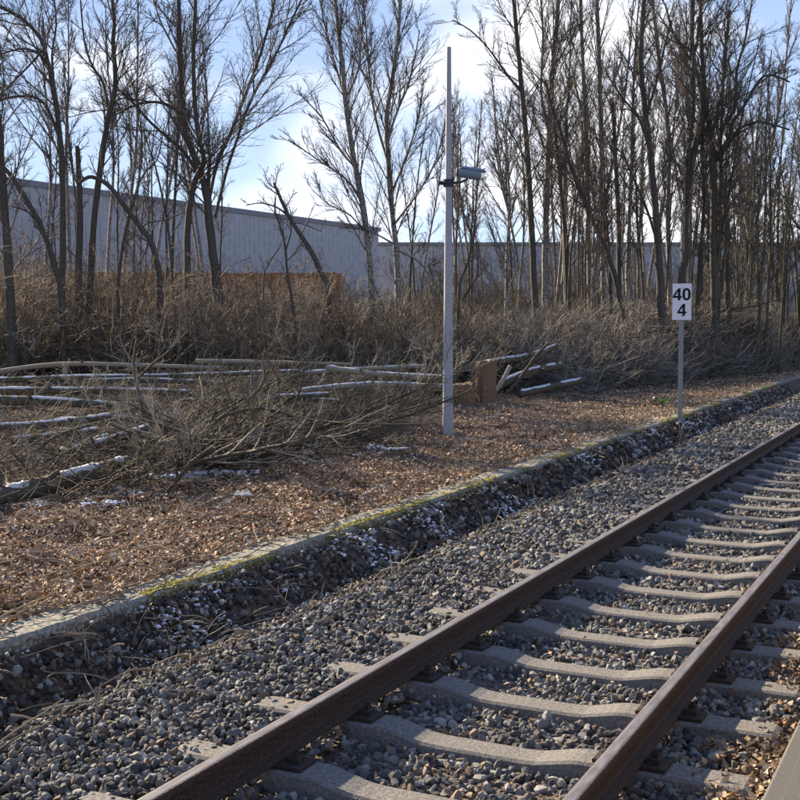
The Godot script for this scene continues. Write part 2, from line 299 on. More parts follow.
	["birch","pale young birch stem rising from the brushwood",-12.38,0.28,-31.80,[[0.00,-0.25,0.00,0.067,0.00,0.85,0.00,0.054,0.01,2.12,-0.03,0.048,0.04,3.53,-0.02,0.042,0.06,4.65,-0.10,0.036,0.08,5.74,0.06,0.030,-0.01,7.12,0.08,0.024],[0.05,4.64,-0.03,0.024,0.13,5.39,0.80,0.018,0.30,6.11,1.52,0.012]]],
	["birch","chalky thin birch stem standing before the leaning tree",-10.47,0.20,-33.86,[[0.00,-0.25,0.00,0.054,0.00,0.76,0.00,0.043,-0.01,1.92,0.02,0.038,0.02,3.08,0.05,0.034,0.04,4.22,0.07,0.029,0.12,5.39,-0.19,0.025]]],
	["sapling","crooked bare sapling close behind the lamp mast",-11.98,0.26,-27.54,[[0.00,-0.25,0.00,0.053,0.00,1.36,0.00,0.042,0.04,2.48,-0.02,0.037,0.22,3.05,-0.10,0.032,0.30,3.59,-0.15,0.026,0.22,4.03,-0.02,0.021,0.05,4.45,0.02,0.016],[0.09,2.10,-0.04,0.032,0.42,2.47,0.11,0.027,0.68,2.83,0.35,0.022,0.73,3.54,0.62,0.017,0.82,4.22,1.07,0.013]]],
]
const LOGS := [
	["thick snow capped log lying foremost in the heap of cut wood",[-8.55,0.30,-8.27,0.115,-8.88,0.23,-8.92,0.105,-8.85,0.28,-9.76,0.095,-8.67,0.39,-10.66,0.085],true,false],
	["short snowy log propped above the front log",[-9.79,0.42,-11.01,0.060,-9.58,0.52,-11.44,0.055,-9.31,0.67,-11.91,0.050],true,false],
	["snowy log end half buried between the front log and the brush",[-10.64,0.22,-11.47,0.070,-10.44,0.35,-11.80,0.065,-10.19,0.46,-12.14,0.060],true,false],
	["long snow striped log lying level above the front logs",[-13.56,0.75,-13.38,0.075,-12.76,0.70,-14.11,0.068,-11.79,0.59,-14.92,0.060],true,false],
	["slim snowy log parallel to the long striped log",[-14.39,0.81,-14.31,0.060,-13.09,0.80,-15.17,0.055,-11.68,0.75,-16.09,0.050],true,false],
	["pale thin pole at the back of the heap, bent at one end",[-16.03,1.00,-16.06,0.045,-14.98,1.14,-16.58,0.042,-13.70,1.12,-17.22,0.038,-12.38,1.07,-17.87,0.035],false,true],
	["snowy pole crossing behind the long striped log",[-14.14,0.88,-15.88,0.050,-12.91,0.91,-16.49,0.045,-11.68,0.84,-17.10,0.040],true,false],
	["white topped pole running up to the lamp mast, upper of two",[-10.18,1.12,-17.84,0.050,-9.22,1.03,-17.92,0.045,-8.07,0.99,-18.10,0.040],true,true],
	["white topped pole running up to the lamp mast, lower of two",[-10.25,0.77,-17.02,0.050,-9.16,0.88,-17.45,0.048,-7.87,0.85,-17.97,0.045],true,true],
	["short snowy pole under lopped branches",[-10.83,0.74,-15.84,0.045,-9.98,0.71,-16.26,0.042,-9.26,0.65,-16.62,0.040],true,false],
	["dark bare log lying behind the tall stump",[-11.97,1.01,-26.43,0.100,-10.67,1.13,-27.07,0.095,-9.69,1.17,-27.56,0.090],false,false],
	["snowy log sloping up into the brushwood behind the stump",[-10.22,0.92,-25.62,0.085,-9.67,1.04,-26.45,0.078,-9.29,1.26,-27.20,0.070],true,false],
	["thick snowy log beside the tall stump",[-9.75,0.46,-24.74,0.095,-9.27,0.73,-25.37,0.087,-8.74,0.85,-26.02,0.080],true,false],
	["thick log at the foot of the brushwood heap beside the stump",[-9.24,0.28,-24.66,0.085,-8.75,0.41,-25.23,0.078,-8.15,0.55,-25.86,0.070],true,false],
	["snowy pole just above the two striped logs",[-15.24,0.91,-15.11,0.050,-14.25,0.95,-15.77,0.048,-13.25,0.96,-16.43,0.045],true,false],
	["slim snowy pole running on behind the forked pale branch",[-13.41,0.94,-16.80,0.045,-12.18,0.98,-17.52,0.040,-10.94,1.03,-18.24,0.035],true,false],
	["snowy log half hidden below the mossy bent branch",[-11.33,0.68,-15.15,0.050,-10.41,0.72,-15.77,0.045,-9.33,0.78,-16.47,0.040],true,false],
	["snowy log lying low between striped logs and front log",[-12.33,0.49,-12.20,0.060,-11.74,0.52,-12.77,0.055,-11.13,0.61,-13.35,0.050],true,false],
	["thin snowy log under the forked pale branch",[-12.19,0.49,-13.39,0.050,-11.29,0.53,-13.94,0.045,-10.40,0.56,-14.49,0.040],true,false],
	["long thin snowy pole ending near the lamp mast",[-11.96,0.89,-18.07,0.040,-10.72,1.01,-18.85,0.038,-9.29,1.09,-19.73,0.035],true,true],
	["thin pale pole at the foot of the undergrowth",[-13.45,1.15,-18.56,0.040,-12.20,1.13,-19.18,0.035,-10.81,1.09,-19.87,0.030],false,true],
	["short snowy log just above the snowy log end",[-11.48,0.40,-11.73,0.055,-11.09,0.44,-12.15,0.050,-10.71,0.50,-12.56,0.045],true,false],
	["bent bare stem leaning on the tall stump",[-9.83,0.15,-23.69,0.050,-9.64,0.31,-24.01,0.048,-9.50,0.60,-24.30,0.047,-9.44,0.89,-24.56,0.045],false,true],
]
const STICKS := [
	["forked pale branch rising highest out of the snowy heap",[-10.06,0.37,-12.88,0.030,-10.14,0.75,-12.79,0.026,-10.18,1.11,-12.73,0.022,-10.19,1.42,-12.68,0.018,-10.12,1.73,-12.67,0.013],[-10.24,1.17,-12.79,0.023,-10.05,1.38,-12.89,0.019,-9.84,1.57,-13.01,0.014,-9.65,1.80,-13.11,0.010],[-9.83,1.57,-12.99,0.015,-9.92,1.73,-12.90,0.011,-9.94,1.89,-12.85,0.007]],
	["light branch stub standing upright beside the front log end",[-8.34,-0.04,-10.38,0.033,-8.35,0.19,-10.40,0.030,-8.34,0.44,-10.43,0.027,-8.33,0.59,-10.45,0.024],[-8.33,0.10,-10.39,0.022,-8.46,-0.02,-10.36,0.019,-8.57,-0.12,-10.35,0.016]],
	["slanting bare branch planted in the leaves beside the front log",[-8.06,-0.07,-10.30,0.027,-7.89,0.13,-10.31,0.024,-7.73,0.30,-10.32,0.021,-7.55,0.50,-10.33,0.019,-7.30,0.68,-10.38,0.016],[-7.81,0.28,-10.42,0.016,-7.73,0.45,-10.29,0.013,-7.70,0.58,-10.15,0.011]],
	["mossy bent branch bowing out over the leaf strip",[-8.93,0.16,-11.76,0.030,-8.67,0.52,-11.93,0.027,-8.37,0.83,-12.13,0.024,-8.11,1.03,-12.30,0.021,-7.98,1.25,-12.41,0.018,-8.02,1.47,-12.44,0.015],[-8.32,0.83,-12.06,0.021,-7.90,0.92,-12.23,0.018,-7.36,0.78,-12.46,0.015,-6.69,0.73,-12.75,0.012,-6.03,0.74,-13.03,0.009],[-7.92,0.92,-12.26,0.015,-7.46,0.72,-12.40,0.012,-8.07,0.48,-12.01,0.009]],
	["thin whip reaching up from the middle of the heap",[-8.93,0.54,-14.55,0.021,-8.84,0.97,-14.68,0.018,-8.81,1.32,-14.78,0.014,-8.76,1.53,-14.89,0.011,-8.87,1.87,-14.91,0.007],[-8.73,1.33,-14.65,0.014,-8.94,1.51,-14.53,0.011,-9.01,1.71,-14.49,0.007]],
	["dark curved branch lying over the slanting logs",[-10.20,0.23,-10.58,0.023,-9.91,0.58,-10.77,0.021,-9.51,0.75,-11.01,0.019,-9.11,0.83,-11.25,0.016,-8.71,0.71,-11.49,0.014,-8.42,0.56,-11.68,0.012]],
	["pale crossing branch above the front log",[-10.01,0.51,-10.23,0.017,-9.86,0.33,-10.29,0.014,-9.80,0.19,-10.31,0.011],[-10.11,0.37,-10.18,0.017,-9.98,0.39,-10.29,0.014,-9.90,0.44,-10.37,0.011]],
	["thin branch leaning on the lamp mast pole end",[-8.16,0.84,-18.27,0.029,-8.18,1.08,-18.19,0.024,-8.29,1.41,-18.06,0.020,-8.35,1.65,-17.95,0.015],[-8.31,1.34,-18.20,0.017,-8.48,1.46,-18.16,0.013,-8.66,1.52,-18.12,0.008]],
	["long dark branch lying along the front of the heap",[-8.66,0.15,-12.01,0.024,-8.25,0.33,-12.27,0.021,-7.73,0.50,-12.59,0.018,-7.31,0.60,-12.86,0.015,-7.12,0.68,-13.02,0.012],[-7.67,0.52,-12.50,0.015,-7.37,0.37,-12.65,0.011,-7.24,0.15,-12.72,0.007]],
	["slim dark rod slanting down from the undergrowth",[-15.56,1.85,-15.74,0.026,-15.34,1.58,-15.93,0.022,-15.11,1.26,-16.12,0.018]],
	["pale crooked stem rising above the logs beside the stump",[-9.59,0.30,-24.82,0.044,-9.36,0.61,-24.97,0.039,-9.06,1.10,-25.16,0.033,-8.83,1.38,-25.31,0.028]],
	["long light branch lying in front of the brushwood heap",[-9.04,-0.03,-26.77,0.047,-8.38,0.16,-26.99,0.039,-7.73,0.42,-27.21,0.031,-7.19,0.73,-27.38,0.023],[-8.41,0.15,-27.07,0.035,-8.75,0.29,-26.99,0.026,-8.96,0.47,-26.97,0.018]],
]

func habit(kind: String) -> Dictionary:
	match kind:
		"birch":
			return {"angle": [0.3, 0.65], "lift": 0.05, "droop": -0.09, "bend": 0.11, "kids": [10, 8], "ratio": 0.44, "thick": [0.018, 0.009, 0.0055], "fine": 0.003, "per_m": 4.3, "reach": 2.3, "from": 0.3}
		"sapling":
			return {"angle": [0.4, 0.9], "lift": 0.10, "droop": 0.0, "bend": 0.16, "kids": [5, 4], "ratio": 0.45, "thick": [0.014, 0.009, 0.006], "fine": 0.004, "per_m": 2.6, "reach": 0.9, "from": 0.25}
		"snag":
			return {"angle": [0.5, 1.2], "lift": 0.05, "droop": 0.0, "bend": 0.2, "kids": [4, 3], "ratio": 0.4, "thick": [0.016, 0.01, 0.007], "fine": 0.0045, "per_m": 1.5, "reach": 0.8, "from": 0.4}
		"leaning_trunk":
			return {"angle": [0.5, 1.2], "lift": 0.12, "droop": 0.03, "bend": 0.2, "kids": [5, 4], "ratio": 0.42, "thick": [0.018, 0.01, 0.007], "fine": 0.0045, "per_m": 2.2, "reach": 1.1, "from": 0.25}
	return {"angle": [0.35, 0.9], "lift": 0.05, "droop": 0.0, "bend": 0.14, "kids": [10, 8], "ratio": 0.44, "thick": [0.02, 0.009, 0.0055], "fine": 0.003, "per_m": 3.1, "reach": 2.3, "from": 0.34}

func finer(pts: PackedVector3Array, rad: PackedFloat32Array, op: PackedVector3Array, orad: PackedFloat32Array) -> void:
	# a rounded, slightly knotty run through the traced points
	var n := pts.size()
	for i in n - 1:
		var a := pts[maxi(i - 1, 0)]; var b := pts[i]; var c := pts[i + 1]; var d := pts[mini(i + 2, n - 1)]
		for k in 3:
			var t := k / 3.0
			op.append(b.cubic_interpolate(c, a, d, t) + Vector3(rng.randf_range(-1, 1), 0, rng.randf_range(-1, 1)) * rad[i] * 0.12)
			orad.append(lerpf(rad[i], rad[i + 1], t) * rng.randf_range(0.93, 1.08))
	op.append(pts[n - 1]); orad.append(rad[n - 1])

func grow_tree(row: Array, sd: int) -> Node3D:
	rng.seed = sd
	var kind: String = row[0]
	var h := habit(kind)
	var group: String = {"alder": "dark bare trees behind the undergrowth", "birch": "bare birches behind the undergrowth", "sapling": "bare saplings in the undergrowth", "snag": "", "leaning_trunk": "leaning and broken trunks before the hall"}[kind]
	var called: String = {"alder": "bare_tree", "birch": "birch_tree", "sapling": "sapling_tree", "snag": "broken_tree", "leaning_trunk": "leaning_tree"}[kind]
	var o := thing(called, row[1], "tree", Vector3(row[2], row[3], row[4]), 0.0, group)
	var bark: Material = M.birch if kind == "birch" else M.bark
	var crown := Shape.new()
	var first := true
	for flat in row[5]:
		var pts := PackedVector3Array(); var rad := PackedFloat32Array()
		for k in range(0, flat.size(), 4):
			pts.append(Vector3(flat[k], flat[k + 1], flat[k + 2])); rad.append(flat[k + 3])
		var op := PackedVector3Array(); var orad := PackedFloat32Array()
		finer(pts, rad, op, orad)
		var s := Shape.new()
		s.tube(op, orad, 8 if first else 6, true)
		obj("trunk" if first else "limb", s.mesh(), bark, o)
		var length := 0.0
		for k in op.size() - 1:
			length += op[k].distance_to(op[k + 1])
		clothe(crown, op, orad, h.from if first else 0.28, int(length * h.per_m * (0.8 if first else 0.9)), h.reach * clampf(length / 5.0, 0.5, 1.2), 0, h)
		first = false
	obj("crown", crown.mesh(), M.birch_twig if kind == "birch" else M.twig, o)
	return o

func stem_tree(called: String, height: float, r: float, kind: String, sd: int) -> Node3D:
	rng.seed = sd
	var h := habit(kind)
	var o := Node3D.new()
	o.name = numbered(called)
	var pts := PackedVector3Array(); var rad := PackedFloat32Array()
	wander(Vector3(0, -0.2, 0), Vector3(rng.randf_range(-0.1, 0.1), 1, rng.randf_range(-0.1, 0.1)), height, r, r * 0.25, 11, 0.07, 0.05, pts, rad)
	var s := Shape.new()
	s.tube(pts, rad, 6)
	obj("trunk", s.mesh(), M.birch if kind == "birch" else (M.green_bark if kind == "thicket" else M.bark), o)
	var c := Shape.new()
	clothe(c, pts, rad, 0.3 if kind == "thicket" else 0.46, int(height * (1.9 if kind == "thicket" else 2.2)), 1.4 if height > 8 else 0.9, 0, h)
	obj("crown", c.mesh(), M.birch_twig if kind == "birch" else M.twig, o)
	return o

# a lopped branch lying on the ground: one bent axis, side branches, twigs
func lopped(length: float, r: float, sd: int, dense: float) -> Array:
	rng.seed = sd
	var pts := PackedVector3Array(); var rad := PackedFloat32Array()
	wander(Vector3.ZERO, Vector3(1, 0.12, 0), length, r, r * 0.3, 8, 0.13, 0.0, pts, rad)
	var s := Shape.new()
	s.tube(pts, rad, 6, true)
	var h := {"angle": [0.35, 0.9], "lift": 0.03, "droop": 0.0, "bend": 0.2, "kids": [6.0 * dense, 4.0 * dense], "ratio": 0.45, "thick": [0.013, 0.008, 0.005], "fine": 0.003}
	var c := Shape.new()
	clothe(c, pts, rad, 0.2, int(length * 5.0 * dense), length * 0.4, 0, h)
	return [s.mesh(), c.mesh()]

func stone_mesh(sd: int) -> ArrayMesh:
	# crushed rock: a ball cut by random planes
	rng.seed = sd
	var s := SphereMesh.new()
	s.radius = 1.0; s.height = 2.0; s.radial_segments = 8; s.rings = 4
	var a := s.get_mesh_arrays()
	var v: PackedVector3Array = a[Mesh.ARRAY_VERTEX]
	var planes := []
	for k in 8:
		planes.append([Vector3(rng.randf_range(-1, 1), rng.randf_range(-1, 1), rng.randf_range(-1, 1)).normalized(), rng.randf_range(0.38, 0.72)])
	for i in v.size():
		var p := v[i]
		for q in planes:
			var over: float = p.dot(q[0]) - q[1]
			if over > 0.0:
				p -= q[0] * over
		v[i] = p * Vector3(1.25, 0.75, 0.95)
	var ix: PackedInt32Array = a[Mesh.ARRAY_INDEX]
	var o := Shape.new()
	o.smooth = false
	for k in range(0, ix.size(), 3):
		var x := v[ix[k]]; var y := v[ix[k + 1]]; var z := v[ix[k + 2]]
		if (y - x).cross(z - x).length_squared() > 1e-8:
			o.tri(x, y, z)
	return o.mesh()

func leaf_mesh(sd: int, curl: float) -> ArrayMesh:
	rng.seed = sd
	var s := Shape.new()
	s.smooth = false
	var mid := []
	var l := []
	var r := []
	for k in 4:
		var t := k / 3.0
		var w: float = [0.06, 0.33, 0.27, 0.02][k]
		var y: float = -curl * (t - 0.4) * (t - 0.4) * 1.5 + rng.randf_range(-0.05, 0.05)
		mid.append(Vector3(t - 0.5, y, 0))
		l.append(Vector3(t - 0.5 + rng.randf_range(-0.05, 0.05), y + w * curl * rng.randf_range(0.5, 1.2), w))
		r.append(Vector3(t - 0.5 + rng.randf_range(-0.05, 0.05), y + w * curl * rng.randf_range(0.4, 1.0), -w))
	for k in 3:
		s.quad(mid[k], mid[k + 1], l[k + 1], l[k])
		s.quad(r[k], r[k + 1], mid[k + 1], mid[k])
	return s.mesh()

func turned() -> Basis:
	return Basis.from_euler(Vector3(rng.randf() * TAU, rng.randf() * TAU, rng.randf() * TAU))

func lathe(s: Shape, prof: Array, sides: int, axis_at := Vector3.ZERO, basis_ := Basis.IDENTITY) -> void:
	# prof holds [radius, height] pairs, turned about y
	var first := s.v.size()
	for p in prof:
		for k in sides:
			var a := TAU * k / sides
			s.v.append(axis_at + basis_ * Vector3(cos(a) * p[0], p[1], sin(a) * p[0]))
	for i in prof.size() - 1:
		for k in sides:
			var a := first + i * sides + k
			var b := first + i * sides + (k + 1) % sides
			s.ix.append(a); s.ix.append(b); s.ix.append(a + sides)
			s.ix.append(b); s.ix.append(b + sides); s.ix.append(a + sides)
	s.smooth = false

func make_sky() -> Sky:
	# thin winter blue with torn white cloud, whiter toward the horizon
	var w := 1024
	var h := 512
	var im := Image.create(w, h, false, Image.FORMAT_RGBF)
	var n := FastNoiseLite.new()
	n.seed = 21; n.frequency = 1.0; n.fractal_octaves = 5
	var banks := [[Vector3(-0.409, 0.263, -0.874), 0.07], [Vector3(-0.511, 0.115, -0.852), 0.07], [Vector3(-0.561, 0.078, -0.824), 0.09], [Vector3(-0.456, 0.071, -0.887), 0.08], [Vector3(-0.601, 0.197, -0.774), 0.09], [Vector3(-0.274, 0.070, -0.959), 0.09], [Vector3(-0.795, 0.278, -0.539), 0.20], [Vector3(0.052, 0.337, -0.940), 0.20], [Vector3(-0.068, 0.143, -0.987), 0.12], [Vector3(-0.914, 0.113, 0.389), 0.15], [Vector3(-0.875, 0.305, 0.376), 0.12], [Vector3(0.258, 0.398, 0.880), 0.12], [Vector3(-0.097, 0.399, 0.912), 0.14], [Vector3(0.622, 0.349, 0.701), 0.10], [Vector3(0.190, 0.503, -0.843), 0.14], [Vector3(0.565, 0.139, -0.814), 0.14], [Vector3(0.872, 0.309, 0.379), 0.09], [Vector3(0.643, 0.388, 0.661), 0.11], [Vector3(0.765, 0.209, 0.609), 0.12], [Vector3(-0.960, 0.200, 0.197), 0.16], [Vector3(-0.933, 0.345, 0.100), 0.13], [Vector3(0.250, 0.380, -0.890), 0.10], [Vector3(-0.254, 0.550, -0.796), 0.14]]
	for y in h:
		var el := (0.5 - (y + 0.5) / h) * PI
		for x in w:
			if el < -0.02:
				im.set_pixel(x, y, Color(0.12, 0.11, 0.10))
				continue
			var az := (x + 0.5) / w * TAU
			var d := Vector3(sin(az) * cos(el), sin(el), -cos(az) * cos(el))
			var k := exp(-3.0 * clampf(d.y, 0.0, 1.0))
			var c := Color(0.03, 0.075, 0.22).lerp(Color(0.29, 0.365, 0.47), k)
			var cl := n.get_noise_3d(d.x * 2.6, d.y * 6.5, d.z * 2.6) - 0.17 + 0.27 * exp(-9.0 * d.y)
			for q in banks:
				cl += 0.2 * exp(-pow(d.distance_to(q[0]) / q[1], 2.0))
			c = c.lerp(Color(0.46, 0.46, 0.475), clampf(cl * 2.4, 0.0, 0.92))
			im.set_pixel(x, y, c)
	var m := PanoramaSkyMaterial.new()
	m.panorama = ImageTexture.create_from_image(im)
	m.energy_multiplier = 1.0
	var s := Sky.new()
	s.sky_material = m
	return s

func _ready() -> void:
	# ---------------- camera, sky, sun
	var cam := Camera3D.new()
	cam.name = "camera"
	cam.fov = 36.87
	cam.position = Vector3(0, 2.09, 0)
	cam.rotation = Vector3(-atan(89.0 / 1200.0), deg_to_rad(26.27), 0)
	cam.near = 0.1
	cam.far = 1500.0
	add_child(cam)
	var env := Environment.new()
	env.background_mode = Environment.BG_SKY
	env.sky = make_sky()
	env.tonemap_mode = Environment.TONE_MAPPER_LINEAR
	env.tonemap_exposure = 3.1
	env.sdfgi_enabled = true
	env.ssao_enabled = true
	env.ssil_enabled = true
	var we := WorldEnvironment.new()
	we.name = "environment"
	we.environment = env
	add_child(we)
	var sun := DirectionalLight3D.new()
	sun.name = "sun"
	sun.light_energy = 1.6
	sun.light_color = Color(1.0, 0.93, 0.82)
	sun.light_angular_distance = 0.5
	sun.shadow_enabled = true
	var az := deg_to_rad(70.0)
	var el := deg_to_rad(27.0)
	var to_sun := Vector3(-sin(az) * cos(el), sin(el), -cos(az) * cos(el))
	add_child(sun)
	sun.look_at_from_position(to_sun * 50.0, Vector3.ZERO)

	bumps.seed = 4; bumps.frequency = 0.05; bumps.fractal_octaves = 3
	patches.seed = 11; patches.frequency = 0.6; patches.fractal_octaves = 3
	materials()
	print("land"); land()
	print("track"); track()
	print("kerb"); kerb_and_platform()
	print("buildings"); buildings()
	print("trees"); trees()
	print("undergrowth"); undergrowth()
	print("wood"); cut_wood()
	print("ballast"); ballast()
	print("litter"); litter()
	print("furniture"); furniture()
	print("small"); small_things()
	print("done ", Time.get_ticks_msec(), " triangles ", tally)

func materials() -> void:
	M.bark = rough(Color(0.045, 0.039, 0.032), Color(0.16, 0.143, 0.115), 0.5, 0.03, 1.0, 0.95, 5, true)
	M.green_bark = rough(Color(0.05, 0.048, 0.03), Color(0.155, 0.147, 0.085), 0.5, 0.03, 1.0, 0.95, 6, true)
	M.birch = rough(Color(0.05, 0.045, 0.04), Color(0.42, 0.39, 0.35), 0.7, 0.02, 0.4, 0.85, 8, true)
	for q in [M.bark, M.green_bark]:
		q.uv1_scale = Vector3(4.0, 0.9, 4.0)
	M.twig = plain(Color(0.10, 0.086, 0.07))
	M.birch_twig = plain(Color(0.10, 0.083, 0.068))
	M.cut_bark = rough(Color(0.045, 0.04, 0.028), Color(0.15, 0.135, 0.095), 0.4, 0.03, 0.6, 0.95, 12, true)
	M.cut_twig = plain(Color(0.10, 0.085, 0.06))
	M.grey_twig = plain(Color(0.25, 0.225, 0.185))
	M.pale_wood = rough(Color(0.16, 0.14, 0.105), Color(0.36, 0.32, 0.25), 0.3, 0.03, 0.3, 0.85, 13, true)
	M.split_wood = rough(Color(0.12, 0.072, 0.042), Color(0.33, 0.21, 0.125), 0.35, 0.03, 0.8, 0.9, 14, true)
	M.split_wood.uv1_scale = Vector3(7.0, 0.8, 7.0)
	M.cut_face = rough(Color(0.38, 0.22, 0.09), Color(0.58, 0.38, 0.18), 0.3, 0.03, 0.4, 0.85, 15, true)
	M.snow = rough(Color(0.42, 0.42, 0.43), Color(0.80, 0.82, 0.85), 0.25, 0.03, 0.5, 0.7, 33, true)
	M.grain = plain(Color(1, 1, 1), 0.75, true)
	M.earth = rough(Color(0.05, 0.036, 0.026), Color(0.16, 0.11, 0.075), 1.3, 0.03, 1.5, 1.0, 16, true)
	M.bed = rough(Color(0.035, 0.032, 0.03), Color(0.11, 0.10, 0.09), 0.6, 0.04, 1.5, 1.0, 17, true)
	M.stone = plain(Color(1, 1, 1), 0.85, true)
	M.leaf = plain(Color(1, 1, 1), 0.8, true)
	M.leaf.backlight_enabled = true
	M.leaf.backlight = Color(0.25, 0.2, 0.15)
	M.stick = plain(Color(1, 1, 1), 0.9, true)
	M.rust = rough(Color(0.028, 0.017, 0.012), Color(0.08, 0.046, 0.03), 0.35, 0.03, 0.25, 0.75, 18, true)
	M.fastening = rough(Color(0.02, 0.016, 0.013), Color(0.05, 0.037, 0.028), 0.3, 0.03, 0.2, 0.8, 35, true)
	M.steel = rough(Color(0.15, 0.137, 0.13), Color(0.23, 0.212, 0.205), 0.8, 0.02, 0.0, 0.46, 19, true)
	M.steel.metallic = 0.4
	M.steel.uv1_scale = Vector3(2.0, 2.0, 0.4)
	M.sleeper = rough(Color(0.105, 0.098, 0.087), Color(0.195, 0.178, 0.157), 0.5, 0.035, 0.12, 0.9, 20, true)
	M.kerb = rough(Color(0.12, 0.115, 0.09), Color(0.35, 0.33, 0.275), 0.6, 0.03, 0.2, 0.95, 22, true)
	M.asphalt = rough(Color(0.10, 0.095, 0.085), Color(0.26, 0.24, 0.21), 0.16, 0.06, 0.5, 0.95, 23, true)
	M.kerb.metallic_specular = 0.2
	M.moss = plain(Color(1, 1, 1), 1.0, true)
	M.cladding = rough(Color(0.33, 0.335, 0.345), Color(0.40, 0.405, 0.415), 9.0, 0.02, 0.0, 0.6, 24, true)
	M.trim = plain(Color(0.20, 0.205, 0.22), 0.6)
	M.shed = rough(Color(0.20, 0.085, 0.035), Color(0.42, 0.19, 0.08), 1.6, 0.03, 0.5, 0.9, 25, true)
	M.mast = rough(Color(0.27, 0.27, 0.285), Color(0.36, 0.36, 0.375), 0.8, 0.03, 0.0, 0.5, 26, true)
	M.dark_metal = plain(Color(0.03, 0.03, 0.035), 0.5)
	M.lamp = plain(Color(0.16, 0.20, 0.26), 0.35)
	M.glass = plain(Color(0.30, 0.32, 0.35), 0.1)
	M.zinc = rough(Color(0.17, 0.18, 0.17), Color(0.27, 0.28, 0.265), 0.3, 0.03, 0.1, 0.55, 27, true)
	M.white = rough(Color(0.66, 0.62, 0.64), Color(0.80, 0.76, 0.77), 0.4, 0.02, 0.0, 0.5, 28, true)
	M.black = plain(Color(0.012, 0.012, 0.013), 0.6)
	M.blue = plain(Color(0.10, 0.16, 0.33), 0.5)

func land() -> void:
	# one sheet to the horizon: fine near the line, coarse far off
	var xs := [-700.0, -300.0, -150.0, -90.0, -60.0]
	var x := -44.0
	while x < -16.0:
		xs.append(x); x += 1.0
	while x < -5.3:
		xs.append(x); x += 0.25
	for q in [-5.3, -5.125, -5.0, -4.9, -4.8, -4.7, -4.6, -4.5, -4.4, -4.3, -4.15, -4.0, -3.85, -3.7, -3.0, -2.2, -1.5, -0.62, 1.0, 10.0, 60.0, 300.0, 700.0]:
		xs.append(q)
	var zs := [700.0, 300.0, 60.0, 20.0, 6.0, 2.0, -1.0]
	var z := -2.0
	while z > -32.0:
		zs.append(z); z -= 0.25
	while z > -70.0:
		zs.append(z); z -= 1.0
	for q in [-75.0, -90.0, -120.0, -160.0, -300.0, -700.0]:
		zs.append(q)
	var s := Shape.new()
	for zz in zs:
		for xx in xs:
			s.v.append(Vector3(xx, ground(xx, zz), zz))
	var w := xs.size()
	for j in zs.size() - 1:
		for i in w - 1:
			var a := j * w + i
			s.ix.append(a); s.ix.append(a + w); s.ix.append(a + 1)
			s.ix.append(a + 1); s.ix.append(a + w); s.ix.append(a + w + 1)
	var st := SurfaceTool.new()
	st.begin(Mesh.PRIMITIVE_TRIANGLES)
	s.smooth = false
	st.append_from(s.mesh(), 0, Transform3D.IDENTITY)
	st.generate_normals()
	setting(obj("ground", st.commit(), M.earth), "dark earth under the leaves and the undergrowth", "ground")

